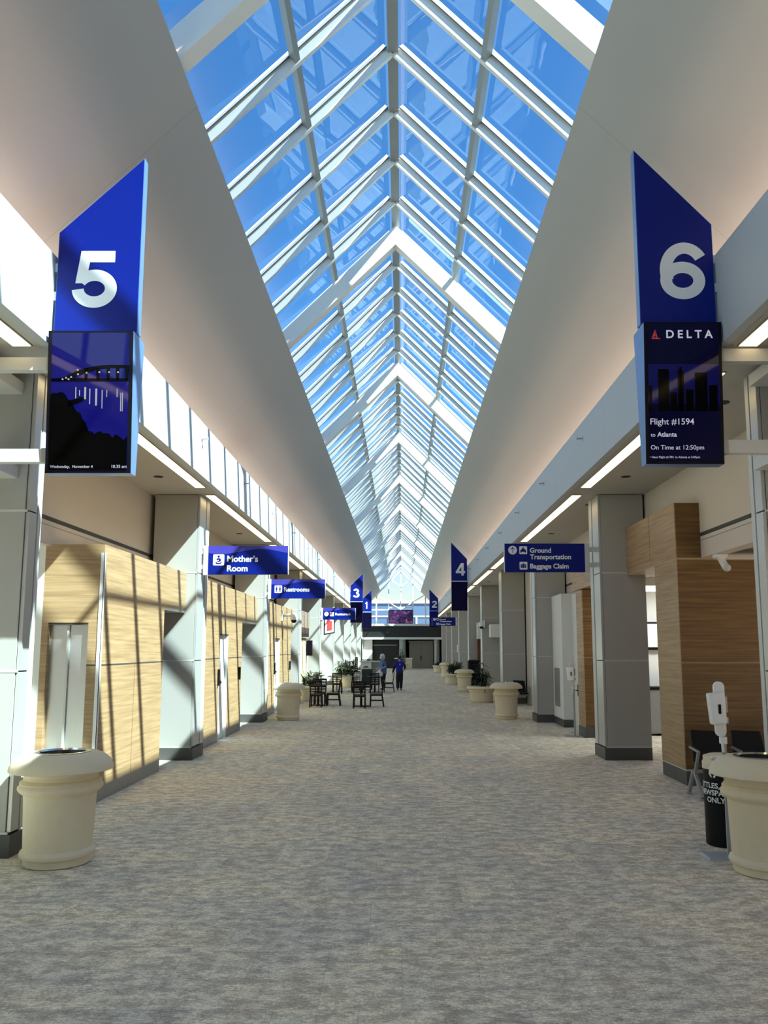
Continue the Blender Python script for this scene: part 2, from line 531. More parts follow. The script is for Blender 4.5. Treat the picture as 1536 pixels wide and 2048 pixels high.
def arc(cx, cz, rx, rz, a0, a1, n=24):
    return [(cx + rx * math.cos(math.radians(a0 + (a1 - a0) * k / n)), cz + rz * math.sin(math.radians(a0 + (a1 - a0) * k / n))) for k in range(n + 1)]

def digit(mb, d, x, z, w, h, y):
    """bold numeral in a box of w x h with lower left corner x, z"""
    T = 0.265 * w * 1.0
    P = lambda pts: [(x + px * w, z + pz * h) for px, pz in pts]
    t = 0.20
    yy = [y]
    def S(pts, k=1.0):
        yy[0] -= 0.0008
        stroke(mb, P(pts), T * k, yy[0])
    hx, hz = T / w / 2, T / h / 2
    if d == '5':
        S([(0.22, 1 - hz), (0.93, 1 - hz)])
        mb.add([(px, y, pz) for px, pz in P([(0.17, 1), (0.17 + 0.24, 1), (0.30, 0.43), (0.07, 0.43)])], [(0, 1, 2, 3)])
        S(arc(0.5, 0.335, 0.5 - hx, 0.335 - hz, 150, -177, 40))
    elif d == '6':
        yy[0] -= 0.0008
        stroke(mb, P(arc(0.5, 0.33, 0.5 - hx, 0.33 - hz, 0, 360, 40)[:-1]), T, yy[0], True)
        S(arc(0.56, 0.5, 0.56 - hx, 0.5 - hz, 35, 205, 30))
    elif d == '4':
        S([(0.72, 0), (0.72, 1)])
        S([(0.0, 0.22 + hz * 0.6), (1.0, 0.22 + hz * 0.6)], 0.95)
        S([(0.10, 0.25), (0.66, 0.96)], 0.9)
    elif d == '3':
        S(arc(0.47, 0.72, 0.43 - hx, 0.28 - hz, 165, -90, 26))
        S(arc(0.48, 0.29, 0.50 - hx, 0.29 - hz, 90, -165, 28))
    elif d == '2':
        S(arc(0.5, 0.69, 0.47 - hx, 0.31 - hz, 170, -30, 24) + [(0.10, hz)])
        S([(0.03, hz), (0.97, hz)])
    elif d == '1':
        S([(0.58, 0), (0.58, 1)])
        S([(0.20, 0.76), (0.52, 0.80)], 0.8)
        S([(0.46, 0.80), (0.60, 0.97)], 0.7)

def bx(name, m, parent, *d, bevel=0.0):
    return MB().box(*d).build(name, m, parent, bevel=bevel)

def struct(name, mb, m, parent=None, smooth=False):
    o = mb.build(name, m, parent, smooth=smooth)
    if parent is None: o['kind'] = 'structure'
    return o

ORD = ['first', 'second', 'third', 'fourth', 'fifth', 'sixth', 'seventh', 'eighth', 'ninth', 'tenth', 'eleventh',
       'twelfth', 'thirteenth', 'fourteenth', 'fifteenth', 'sixteenth', 'seventeenth', 'eighteenth', 'nineteenth', 'twentieth', 'twenty-first', 'twenty-second', 'twenty-third']

# ------------------------------------------------------------------ layout numbers (metres, camera at x=0 y=0)
Y0, Y1 = -12.0, 84.0
XC = -0.13                                   # ridge
XL, XR = -3.97, 3.85                         # aisle faces of the columns
FL, FR = -3.49, 3.15                         # aisle faces of the fascias
SL, SR = -2.24, 1.93                         # skylight edges
WL, WR = -4.95, 4.78                         # side walls
ZS = 5.1                                     # soffit
ZF = 6.02                                    # fascia top
ZE, ZRG = 7.98, 10.54                         # skylight edge, ridge
COLY = [8.4, 15.5, 23.2, 30.95, 38.7, 46.45, 54.2, 61.95, 69.7, 77.45]
ZW = 3.55

# ------------------------------------------------------------------ structure
struct('floor', MB().box(-14, 14, Y0, Y1 + 6, -0.3, 0.0), M['carpet'])

def slab(p, q, y0, y1, t, up=True):
    """sloping roof slab whose underside runs from p to q in XZ"""
    d = Vector((q[0] - p[0], 0, q[1] - p[1])).normalized()
    n = Vector((-d.z, 0, d.x))
    if n.z < 0: n = -n
    a = [(p[0], p[1]), (q[0], q[1]), (q[0] + n.x * t, q[1] + n.z * t), (p[0] + n.x * t, p[1] + n.z * t)]
    return MB().prism_xz(a, y0, y1)

vl = slab((-4.65, ZE - (4.65 + SL)), (SL, ZE), Y0, Y1, 0.22)
struct('ceiling_left', vl, M['vault'])
vr = slab((4.45, ZE - (4.45 - SR)), (SR, ZE), Y0, Y1, 0.22)
struct('ceiling_right', vr, M['vault'])
# fascias with the cove shelf behind them
for nm, x0, x1, s in (('trim_1', FL, -4.65, -1), ('trim_2', FR, 4.45, 1)):
    mb = MB()
    mb.box(x0, x0 + s * 0.10, Y0, Y1, ZS - 0.02, ZF)
    struct(nm, mb, M['fascia'])
for nm, x0, x1 in (('ceiling_soffit_left', FL - 0.10, WL - 0.25), ('ceiling_soffit_right', FR + 0.10, WR + 0.25)):
    struct(nm, MB().box(x0, x1, Y0, Y1, ZS, ZS + 0.18), M['soffit'])
struct('wall_cove_left', MB().box(-4.60, -4.72, Y0, Y1, ZS + 0.18, 6.4), M['vault'])
struct('wall_cove_right', MB().box(4.40, 4.52, Y0, Y1, ZS + 0.18, 6.4), M['vault'])

# beige side walls above the openings, full height further back
for nm, x, s, ylow in (('wall_left', WL, -1, 31.9), ('wall_right', WR, 1, 24.0)):
    mb = MB().box(x, x + s * 0.22, Y0, ylow, ZW - 0.02, ZS)
    mb.box(x, x + s * 0.22, ylow, Y1, 0, ZS)
    w = struct(nm, mb, M['beige'])
    g = MB().box(x - s * 0.004, x + s * 0.02, Y0, ylow, 3.87, 3.93)
    struct('vent_slot', g, M['darkjoint'], w)
    g = MB().box(x - s * 0.003, x + s * 0.02, Y0, ylow, 3.80, 3.812)
    struct('reveal_line', g, M['purlin'], w)

# gate lounges either side: low ceilings, outer walls with windows
struct('ceiling_lounge_left', MB().box(WL - 0.22, -10.5, Y0, 32, ZW + 0.15, ZW + 0.3), M['soffit'])
struct('ceiling_lounge_right', MB().box(WR + 0.22, 10.5, Y0, 32, ZW + 0.15, ZW + 0.3), M['soffit'])
struct('wall_lounge_left', MB().box(-10.5, -10.62, Y0, 32, 0, 0.5).box(-10.5, -10.62, Y0, 32, 3.3, 3.85).box(-10.5, -10.62, 11.2, 32, 0.5, 3.3), M['white'])
rw = MB().box(10.5, 10.62, Y0, 32, 0, 0.5).box(10.5, 10.62, Y0, 32, 3.3, 3.85)
for k in range(12):
    rw.box(10.5, 10.62, Y0 + k * 3.4, Y0 + k * 3.4 + 0.12, 0.5, 3.3)
struct('wall_lounge_right', rw, M['white'])
struct('window_4', MB().box(10.55, 10.57, Y0, 32, 0.5, 3.3), M['clear'])
struct('window_5', MB().box(-10.55, -10.57, Y0, 11.2, 0.5, 3.3), M['clear'])
struct('wall_lounge_end_right', MB().box(WR + 0.22, 10.5, 20.3, 20.42, 0, ZW + 0.15), M['white'])
struct('wall_lounge_end_left', MB().box(WL - 0.22, -10.5, 31.9, 32.0, 0, ZW + 0.15), M['white'])
struct('wall_outer_left', MB().box(-10.7, WL - 0.22, 32, Y1, 0, 3.8), M['roof'])
struct('wall_outer_right', MB().box(10.7, WR + 0.22, 32, Y1, 0, 3.8), M['roof'])

# white wall in line with the first wood block on the left, the bright lounge front
struct('wall_lounge_front_left', MB().box(-5.02, -10.5, 11.2, 11.35, 0, ZW + 0.15), M['white'])
struct('baseboard_left', MB().box(-5.02, -10.5, 11.18, 11.2, 0, 0.18), M['kick'])

struct('wall_back_light_block', MB().box(-10.6, 10.6, Y0 - 0.2, Y0, 0, 10.8), M['white'])  # unseen wall, added to keep light from entering behind the camera

# ------------------------------------------------------------------ skylight
bays = [15.1 + 7.75 * k for k in range(-1, 9)]
bar_y = []
for k in range(-2, 9):
    for j in range(6):
        y = 15.1 + 7.75 * k + 0.55 + 7.75 / 6 * j
        if 1.5 < y < Y1 - 0.1: bar_y.append(y)
GA = 0.10                                   # glass above bar underside
def slope_pts(side):
    e = (SL, ZE) if side < 0 else (SR, ZE)
    r = (XC, ZRG if side < 0 else ZRG)
    return e, r
for side, nm in ((-1, 'window_1'), (1, 'window_2')):
    e, r = slope_pts(side)
    e2 = (e[0] + side * 0.5, ZRG - abs(e[0] + side * 0.5 - XC))
    d = Vector((r[0] - e2[0], 0, r[1] - e2[1])).normalized()
    nrm = Vector((-d.z, 0, d.x)); nrm = nrm if nrm.z > 0 else -nrm
    root = thing(nm, (0, 0, 0), None, None, kind='structure')
    pm = MB()
    ys = [Y0] + bar_y + [Y1]
    for a, b in zip(ys[:-1], ys[1:]):
        o = nrm * 0.16
        pm.add([(e2[0] + o.x, a + 0.01, e2[1] + o.z), (r[0] + o.x, a + 0.01, r[1] + o.z), (r[0] + o.x, b - 0.01, r[1] + o.z), (e2[0] + o.x, b - 0.01, e2[1] + o.z)], [(0, 1, 2, 3)])
    pm.build('panes', M['skyglass'], root)
    proto = None
    for i, y in enumerate(bar_y):
        if proto is None:
            mb = MB()
            def seg(w, h0, h1):
                A = [(e2[0] + nrm.x * h, yy, e2[1] + nrm.z * h) for yy, h in ((y - w / 2, h0), (y + w / 2, h0), (y + w / 2, h1), (y - w / 2, h1))]
                B = [(r[0] + nrm.x * h, yy, r[1] + nrm.z * h) for yy, h in ((y - w / 2, h0), (y + w / 2, h0), (y + w / 2, h1), (y - w / 2, h1))]
                mb.hexa(A, B)
            seg(0.065, 0.0, 0.13)
            seg(0.14, 0.13, 0.15)
            seg(0.105, 0.165, 0.20)
            proto = mb.build('glazing_bar', M['bar'], root)
            g = MB()
            for s_ in (-1, 1):
                yy = y + s_ * 0.06
                A = [(e2[0] + nrm.x * h, q, e2[1] + nrm.z * h) for q, h in ((yy - 0.008, 0.122), (yy + 0.008, 0.122), (yy + 0.008, 0.131), (yy - 0.008, 0.131))]
                B = [(r[0] + nrm.x * h, q, r[1] + nrm.z * h) for q, h in ((yy - 0.008, 0.122), (yy + 0.008, 0.122), (yy + 0.008, 0.131), (yy - 0.008, 0.131))]
                g.hexa(A, B)
            g.build('gasket', M['barcap'], proto)
        else:
            c = proto.copy(); COL.objects.link(c); c.parent = root; c.location.y = y - bar_y[0]
            q = proto.children[0].copy(); COL.objects.link(q); q.parent = c
    mx_ = XC + (e[0] - XC) * 0.55
    mid = (mx_, ZRG - abs(mx_ - XC))
    mb = MB()
    a = [(mid[0] + d.x * u + nrm.x * v, Y0, mid[1] + d.z * u + nrm.z * v) for u, v in ((-0.04, 0.02), (0.04, 0.02), (0.04, 0.14), (-0.04, 0.14))]
    b = [(p[0], Y1, p[2]) for p in a]
    mb.hexa(a, b)
    mb.build('purlin', M['purlin'], root)
    if side < 0:
        MB().prism_xz([(XC - 0.075, ZRG + 0.02), (XC + 0.075, ZRG + 0.02), (XC + 0.06, ZRG + 0.16), (XC - 0.06, ZRG + 0.16)], Y0, Y1).build('ridge_bar', M['purlin'], root)
    # curb at the edge
    xq = e2[0] + side * 0.02
    cm = MB().box(xq, xq + side * 0.1, Y0, Y1, ZE - 0.5, e2[1] + 0.25)
    cm.build('edge_curb', M['vault'], root)

# white chevron roof beams
def chev(y, w, nm, label):
    top, dep = ZRG - 0.02, 0.405
    el, er = SL - 0.5, SR + 0.5
    zl, zr = top - (XC - el), top - (er - XC)
    poly = [(el, zl), (XC, top), (er, zr), (er, zr - dep), (XC, top - dep), (el, zl - dep)]
    mb = MB()
    A = [(p[0], y, p[1]) for p in poly]; B = [(p[0], y + w, p[1]) for p in poly]
    mb.add(A + B, [(0, 1, 4, 5), (1, 2, 3, 4), (6, 11, 10, 7), (7, 10, 9, 8), (0, 6, 7, 1), (1, 7, 8, 2), (2, 8, 9, 3), (3, 9, 10, 4), (4, 10, 11, 5), (5, 11, 6, 0)])
    t = mb.build(nm, M['beam'])
    tag(t, label, 'roof beam', 'white chevron roof beams')
nb = len(bays)
for i, y in enumerate(bays):
    lab = 'white chevron roof beam crossing the glass roof, %s from the camera' % ORD[i]
    if i == 0: lab = 'white chevron roof beam cut by the top edge of the photo, nearest the camera'
    if i == 1: lab = 'nearest complete white chevron roof beam, its peak level with the top of the gate numerals'
    if i == nb - 1: lab = 'white chevron roof beam farthest away, beside the glazed gable'
    chev(y, 0.24, 'roof_beam', lab)

# ------------------------------------------------------------------ end wall with glazed gable
ew = MB()
zsill = 4.6
ew.box(-10, -4.15, Y1, Y1 + 0.2, 0, 7).box(4.1, 10, Y1, Y1 + 0.2, 0, 7)
struct('wall_end', ew, M['white'])
struct('wall_end_panel', MB().box(-4.15, 4.1, Y1, Y1 + 0.15, 3.15, zsill - 0.2), M['smoke'])
struct('trim_3', MB().box(-4.15, 4.1, Y1 - 0.25, Y1 + 0.1, 2.98, 3.2), M['white'])
struct('trim_4', MB().box(-3.97, 3.9, Y1 - 0.3, Y1 + 0.1, zsill - 0.22, zsill), M['white'])
gw = thing('window_3', (0, Y1, 0), None, None, kind='structure')
def roofz(x): return ZRG - 0.3 - abs(x - XC)
g = MB()
g.add([(-4.1, Y1 + 0.12, zsill), (4.1, Y1 + 0.12, zsill), (4.1, Y1 + 0.12, roofz(4.1) + 0.3), (XC, Y1 + 0.12, ZRG), (-4.1, Y1 + 0.12, roofz(-4.1) + 0.3)], [(0, 1, 2, 3, 4)])
g.build('panes', M['clear'], gw)
for x in (XC - 2.55, XC - 1.27, XC, XC + 1.27, XC + 2.6, -3.85, 3.75):
    bx('mullion', M['beam'], gw, x - 0.06, x + 0.06, Y1 - 0.05, Y1 + 0.1, zsill, min(roofz(x), 9.9 if abs(x - XC) > .3 else 10.2))
for (xa, za), (xb, zb) in (((XC - 3.0, 7.9), (XC, 6.1)), ((XC + 3.0, 7.9), (XC, 6.1)), ((XC - 1.0, 9.2), (XC, 8.5)), ((XC + 1.0, 9.2), (XC, 8.5))):
    MB().bar((xa, Y1 - 0.12, za), (xb, Y1 - 0.12, zb), 0.09, 0.09).build('brace', M['beam'], gw)
bx('transom', M['beam'], gw, -3.9, XC - 1.27, Y1 - 0.06, Y1 + 0.08, 6.0, 6.13)
bx('transom', M['beam'], gw, XC - 1.27, XC + 1.27, Y1 - 0.06, Y1 + 0.08, 6.25, 6.34)
ch = MB()
for s in (-1, 1):
    ch.bar((XC + s * 4.2, Y1 - 0.02, ZRG - 0.35 - 4.2), (XC, Y1 - 0.02, ZRG - 0.35), 0.2, 0.16)
ch.build('gable_rail', M['beam'], gw)

# recess under the end panel
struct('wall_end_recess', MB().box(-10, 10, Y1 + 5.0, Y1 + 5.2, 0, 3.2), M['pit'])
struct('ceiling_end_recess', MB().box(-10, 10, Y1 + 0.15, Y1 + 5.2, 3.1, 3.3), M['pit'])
struct('wall_recess_side_left', MB().box(-4.3, -4.1, Y1, Y1 + 5, 0, 3.1), M['white'])
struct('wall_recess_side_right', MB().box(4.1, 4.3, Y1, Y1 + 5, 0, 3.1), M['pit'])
struct('wall_recess_white', MB().box(-4.1, -3.1, Y1 + 0.3, Y1 + 0.5, 0, 3.0), M['white'])
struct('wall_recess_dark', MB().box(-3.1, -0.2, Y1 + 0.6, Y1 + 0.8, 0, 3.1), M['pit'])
struct('trim_5', MB().box(-3.05, -0.55, Y1 + 0.5, Y1 + 0.6, 2.35, 2.45), M['grey'])
d1 = thing('door_1', (2.0, Y1 + 0.6, 0), None, None, kind='structure')
for x0, x1 in ((0.75, 1.99), (2.01, 3.25)):
    bx('door_leaf', M['tandoor'], d1, x0, x1, Y1 + 0.6, Y1 + 0.68, 0.01, 2.75)
bx('door_handle', M['black'], d1, 1.9, 1.95, Y1 + 0.55, Y1 + 0.6, 0.9, 1.3)
bx('door_handle', M['black'], d1, 2.05, 2.10, Y1 + 0.55, Y1 + 0.6, 0.9, 1.3)
bx('door_header', M['tandoor'], d1, 0.6, 3.35, Y1 + 0.55, Y1 + 0.7, 2.75, 2.86)
for x, m_, lab in ((0.05, M['roundcol'], 'pale round column in the dark recess at the far end'), (3.65, M['grey'], 'dim round column right of the taupe double doors')):
    c = MB().lathe([(0.34, 0), (0.34, 3.1)], 28, x, Y1 + 0.4).build('round_column', m_, None, smooth=True)
    tag(c, lab, 'column')

# exterior beyond the gable
struct('ground_outside', MB().box(-250, 250, Y1 + 6, 500, -0.5, -0.3).box(-250, -14, -80, Y1 + 6, -0.5, -0.3).box(14, 250, -80, Y1 + 6, -0.5, -0.3), M['ground'])
b = thing('building', (0, 118, -0.3), 'long blue clad building outside beyond the glazed gable', 'building')
bx('wall', M['bluebuild'], b, -40, 40, 118, 136, -0.3, 8.6)
bx('roof_edge', M['palebuild'], b, -40.2, 40.2, 117.8, 136.2, 8.6, 9.0)
bx('roof_edge', M['palebuild'], b, -40.1, 40.1, 117.9, 118, 6.6, 6.8)
for x in range(-38, 39, 4):
    bx('wall_rib', M['palebuild'], b, x, x + 0.25, 117.85, 118, -0.3, 6.6)

# ------------------------------------------------------------------ cove lights (real lamps behind the fascias)
for s, x, nm in ((-1, FL - 0.42, 'cove_light_left'), (1, FR + 0.42, 'cove_light_right')):
    ld = bpy.data.lights.new(nm, 'AREA')
    ld.shape = 'RECTANGLE'; ld.size = 0.10; ld.size_y = Y1 - Y0 - 1
    ld.energy = COVE_POWER; ld.color = (1.0, 0.74, 0.60)
    lo = bpy.data.objects.new(nm, ld); COL.objects.link(lo)
    lo.location = (x, (Y0 + Y1) / 2, ZS + 0.30)
    lo.rotation_euler = (math.pi, 0, 0)

# ------------------------------------------------------------------ columns
def column(side, i):
    y = COLY[i]; x = XL if side < 0 else XR
    dep = 0.30 if i == 0 else 0.80
    w = 0.88
    sn = 'left' if side < 0 else 'right'
    where = ['column cut by the %s edge of the photo beside the gate sign' % sn, 'grey clad column on the %s carrying the nearest blue wayfinding sign' % sn][i] if i < 2 else \
        'grey clad column on the %s side of the aisle, %s from the camera' % (sn, ORD[i])
    if i == 0: where = 'grey clad ' + where
    t = thing('column', (x, y, 0), where, 'column', 'grey clad columns, %s side' % sn)
    xo = x + side * w
    o = side
    # near face panels, joints at two heights
    levels = [0.24, 1.86, ZW, ZS]
    core = MB().box(x + o * 0.04, xo, y + 0.02, y + dep - 0.02, 0.0, ZS)
    core.build('core', M['darkjoint'], t)
    for a, b2 in zip(levels[:-1], levels[1:]):
        bx('panel', M['panel'], t, x + o * 0.045, xo, y, y + 0.03, a + 0.012, b2 - 0.012)
        bx('panel', M['panel'], t, x + o * 0.045, xo, y + dep - 0.03, y + dep, a + 0.012, b2 - 0.012)
    for a in levels[:-1]:
        bx('joint_trim', M['lighttrim'], t, x + o * 0.02, xo, y - 0.004, y + 0.02, a - 0.012, a + 0.012)
    # bright aisle face with a channel
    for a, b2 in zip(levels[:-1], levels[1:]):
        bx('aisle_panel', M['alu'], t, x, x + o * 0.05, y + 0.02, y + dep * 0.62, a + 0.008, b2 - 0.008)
    bx('corner_channel', M['purlin'], t, x + o * 0.012, x + o * 0.05, y + dep * 0.62, y + dep * 0.72, 0.24, ZS)
    bx('corner_post', M['lighttrim'], t, x, x + o * 0.05, y + dep * 0.72, y + dep, 0.24, ZS)
    bx('baseboard', M['base'], t, x - o * 0.012, xo, y - 0.012, y + dep + 0.012, 0, 0.225)
    return t
for i in range(10):
    column(-1, i); column(1, i)

# ------------------------------------------------------------------ wood blocks
XWL, XWR = -4.19, 4.39
def wood_wall(label, pieces, m_, nm='wood_clad_wall', loc=None):
    t = thing(nm, loc, label, 'wall cladding')
    return t

def door_recess(n, x, side, ya, yb, ztop, lab=None):
    """white door set back in a wood wall"""
    d = thing('door_%d' % n, (x, ya, 0), None, None, kind='structure')
    bx('door_frame', M['white'], d, x + side * 0.004, x + side * 0.16, ya + 0.002, ya + 0.04, 0, ztop - 0.04)
    bx('door_frame', M['white'], d, x + side * 0.004, x + side * 0.16, yb - 0.04, yb - 0.002, 0, ztop - 0.04)
    bx('door_leaf', M['white'], d, x + side * 0.07, x + side * 0.12, ya + 0.04, yb - 0.04, 0.01, ztop - 0.04)
    bx('door_head', M['darkjoint'], d, x + side * 0.0, x + side * 0.16, ya + 0.002, yb - 0.002, ztop - 0.04, ztop - 0.002)
    return d

# left, first bay
t = thing('wood_clad_wall', (XWL, 11.2, 0), 'pale wood clad wall block beside the nearest stone bin on the left', 'wall cladding')
bx('panel', M['wood'], t, XWL, -5.02, 11.2, 14.15, 2.44, ZW)
bx('panel', M['wood'], t, XWL, -4.37, 11.2, 14.15, 0.2, 2.44)
bx('panel', M['wood'], t, -5.02, -4.93, 11.2, 14.15, 0.2, 2.44)
bx('header', M['wood'], t, XWL, -5.02, 14.15, 15.49, 2.80, ZW)
bx('header_soffit', M['purlin'], t, XWL, -5.02, 14.15, 15.49, 2.77, 2.80)
bx('kick_plate', M['kick'], t, XWL + 0.005, -4.37, 11.19, 14.16, 0, 0.2)
bx('corner_trim', M['signwhite'], t, XWL + 0.006, XWL - 0.045, 11.19, 11.2, 0.2, ZW - 0.12)
bx('corner_trim', M['signwhite'], t, XWL + 0.006, XWL, 11.19, 11.25, 0.2, ZW - 0.12)
bx('joint_trim', M['darkjoint'], t, XWL + 0.003, XWL, 11.25, 14.15, 1.855, 1.875)
bx('joint_trim', M['darkjoint'], t, -4.37, XWL - 0.045, 11.197, 11.2, 1.855, 1.875)
bx('joint_trim', M['wooddark'], t, XWL + 0.002, XWL, 12.68, 12.69, 0.2, 1.855)
d = thing('door_2', (-4.65, 11.3, 0), None, None, kind='structure')
bx('door_leaf', M['steel'], d, -4.37, -4.655, 11.27, 11.31, 0.01, 2.42)
bx('door_leaf', M['steel'], d, -4.665, -4.93, 11.30, 11.34, 0.01, 2.42)
bx('meeting_stile', M['lighttrim'], d, -4.645, -4.675, 11.24, 11.30, 0.01, 2.42)
bx('door_head', M['darkjoint'], d, -4.37, -4.93, 11.2, 11.32, 2.42, 2.45)
# passage behind the first left header
struct('wall_passage_left', MB().box(-6.2, -6.3, 14.0, 24.0, 0, ZW), M['beige'])

# left, second bay
def left_wood(label, ya, yb, yc, da, db, n):
    t = thing('wood_clad_wall', (XWL, ya, 0), label, 'wall cladding')
    bx('panel', M['wood'], t, XWL, -5.0, ya, da, 0.2, ZW)
    bx('panel', M['wood'], t, XWL, -5.0, db, yb, 0.2, ZW)
    bx('panel', M['wood'], t, XWL, -5.0, da, db, 2.43, ZW)
    bx('header', M['wood'], t, XWL, -5.0, yb, yc, 2.80, ZW)
    bx('header_soffit', M['purlin'], t, XWL, -5.0, yb, yc, 2.77, 2.80)
    bx('kick_plate', M['kick'], t, XWL + 0.005, -4.9, ya, da, 0, 0.2)
    bx('kick_plate', M['kick'], t, XWL + 0.005, -4.9, db, yb + 0.01, 0, 0.2)
    for a, b2 in ((ya, da), (db, yb)):
        bx('joint_trim', M['darkjoint'], t, XWL + 0.003, XWL, a, b2, 1.855, 1.875)
    door_recess(n, XWL, -1, da, db, 2.43)
    # hardware beside the door
    h = MB().box(XWL, XWL + 0.05, da - 0.16, da - 0.10, 1.25, 1.62)
    h.box(XWL, XWL + 0.09, da - 0.15, da - 0.11, 1.30, 1.36)
    h.build('wall_reader', M['black'], t, bevel=0.008)
    h = MB().box(XWL, XWL + 0.06, yb - 0.42, yb - 0.34, 1.30, 1.62)
    h.build('wall_reader', M['black'], t, bevel=0.008)
    return t
left_wood('pale wood clad wall behind the blue sign reading Mother’s Room', 16.35, 21.1, 23.19, 18.55, 19.45, 3)
left_wood('pale wood clad wall behind the stone bin, under the white security camera', 24.05, 30.4, 30.9, 26.6, 27.7, 4)

# restaurant front in the fourth left bay
rf = thing('restaurant_front', (-4.3, 34.0, 0), 'tan painted restaurant wall with a dark brown header board, left side', 'wall front')
bx('wall_panel', M['tan'], rf, -4.45, -4.9, 33.2, 38.2, 0.0, 2.55)
bx('header_board', M['brown'], rf, -4.32, -4.9, 33.2, 37.4, 2.6, 3.0)
bx('upper_panel', M['brownpanel'], rf, -4.35, -4.9, 33.2, 37.8, 3.0, 3.72)
bx('lower_band', M['brown'], rf, -4.44, -4.46, 33.2, 38.2, 0.0, 0.55)
pb = thing('poster_frame', (-4.2, 37.5, 1.3), 'narrow black framed board at the edge of the tan restaurant wall', 'board')
bx('frame', M['black'], pb, -4.17, -4.44, 37.45, 37.6, 1.75, 2.45)
bx('face', M['screendark'], pb, -4.2, -4.41, 37.44, 37.45, 1.79, 2.41)
wb = MB().box(-4.05, -4.2, 37.9, 38.0, 2.25, 2.42).build('wall_speaker', M['plastic'], None, bevel=0.02)
tag(wb, 'small white box fixed beside the narrow black board on the left', 'box')

# right, first bay: facing wall in shade-darkened wood, lit aisle leg and header in pale wood
t = thing('wood_clad_wall', (XWR, 12.7, 0), 'shaded wood clad gate wall behind the hand sanitizer on the right', 'wall cladding')
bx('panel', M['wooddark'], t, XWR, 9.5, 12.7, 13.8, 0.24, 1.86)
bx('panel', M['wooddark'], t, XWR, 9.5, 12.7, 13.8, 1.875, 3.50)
bx('panel', M['wooddark'], t, XWR, 4.98, 12.7, 15.49, 3.53, 4.42)
bx('joint_trim', M['tantrim'], t, XWR - 0.017, 9.5, 12.698, 13.8, 1.862, 1.873)
bx('joint_trim', M['tantrim'], t, XWR - 0.017, 4.98, 12.697, 15.49, 3.50, 3.53)
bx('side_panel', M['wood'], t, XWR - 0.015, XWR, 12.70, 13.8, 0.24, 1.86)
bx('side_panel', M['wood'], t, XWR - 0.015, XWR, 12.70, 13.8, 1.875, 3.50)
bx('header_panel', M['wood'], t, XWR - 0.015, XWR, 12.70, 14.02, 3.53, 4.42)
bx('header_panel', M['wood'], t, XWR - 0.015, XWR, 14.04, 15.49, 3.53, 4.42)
bx('corner_trim', M['tantrim'], t, XWR - 0.018, XWR - 0.006, 12.696, 12.705, 0.24, 3.5)
bx('baseboard', M['base'], t, XWR - 0.005, 9.5, 12.68, 13.82, 0, 0.22)
bx('base_trim', M['lighttrim'], t, XWR - 0.01, 9.5, 12.675, 13.82, 0.22, 0.24)
# glowing passage beyond
lp = thing('ceiling_light', (6.3, 19.0, ZW), 'bright ceiling panel glimpsed through the doorway right of the nearest right column', 'ceiling light')
bx('diffuser', M['ceillamp'], lp, 5.4, 7.4, 18.2, 19.2, ZW - 0.1, ZW - 0.05)
bx('frame', M['lighttrim'], lp, 5.3, 7.5, 18.1, 19.3, ZW - 0.05, ZW + 0.15)
dv = thing('wall_monitor', (6.2, 20.2, 1.6), 'small white screen with dark rim seen through the right doorway', 'monitor')
bx('rim', M['black'], dv, 5.98, 6.55, 20.18, 20.29, 2.05, 2.75)
bx('screen', M['signwhite'], dv, 6.03, 6.50, 20.16, 20.18, 2.12, 2.70)
dc = thing('waste_cabinet', (6.4, 19.9, 0), 'dark cabinet inside the doorway right of the nearest right column', 'cabinet')
bx('body', M['grey'], dc, 5.9, 6.9, 19.7, 20.25, 0.05, 1.1, bevel=0.02)
bx('top', M['black'], dc, 5.88, 6.92, 19.68, 20.27, 1.1, 1.16)

# right, second bay: entrance leg, white wall with grille
t = thing('wood_clad_wall', (4.33, 19.3, 0), 'narrow wood clad pier half hidden behind the nearest right column', 'wall cladding')
bx('panel', M['wooddark'], t, 4.35, 5.0, 19.3, 19.95, 0.24, 1.86)  # camera-facing side takes the shade-darkened copy of the wood
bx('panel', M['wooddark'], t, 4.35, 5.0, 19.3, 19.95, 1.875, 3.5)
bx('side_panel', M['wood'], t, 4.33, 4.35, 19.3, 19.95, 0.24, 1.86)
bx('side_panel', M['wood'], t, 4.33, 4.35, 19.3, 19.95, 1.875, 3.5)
bx('joint_trim', M['tantrim'], t, 4.325, 5.0, 19.295, 19.95, 1.862, 1.873)
bx('header', M['wood'], t, 4.33, 5.0, 16.31, 20.3, 3.52, 4.4)
bx('baseboard', M['base'], t, 4.32, 5.0, 19.28, 19.97, 0, 0.24)
struct('wall_restroom_right', MB().box(4.62, 4.9, 19.95, 21.8, 0, ZW), M['white'])
t = thing('white_wall_block', (4.33, 21.8, 0), 'white wall block with a metal grille beside the right door', 'wall')
bx('block', M['white'], t, 4.33, 5.0, 21.8, 23.19, 0.18, 3.57)
bx('baseboard', M['base'], t, 4.32, 5.0, 21.79, 23.19, 0, 0.2)
gr = MB()
gr.box(4.318, 4.33, 22.25, 22.95, 0.5, 1.55)
for k in range(16):
    gr.box(4.312, 4.32, 22.29, 22.91, 0.54 + k * 0.063, 0.54 + k * 0.063 + 0.03)
gr.build('grille', M['grey'], t)
hd = MB().box(4.60, 4.62, 21.2, 21.3, 0.85, 1.15).tube([(4.6, 21.25, 1.0), (4.54, 21.25, 1.0), (4.54, 21.13, 1.0)], 0.012)
o = hd.build('door_handle', M['black']); tag(o, 'black lever door handle beside the white wall block', 'handle')
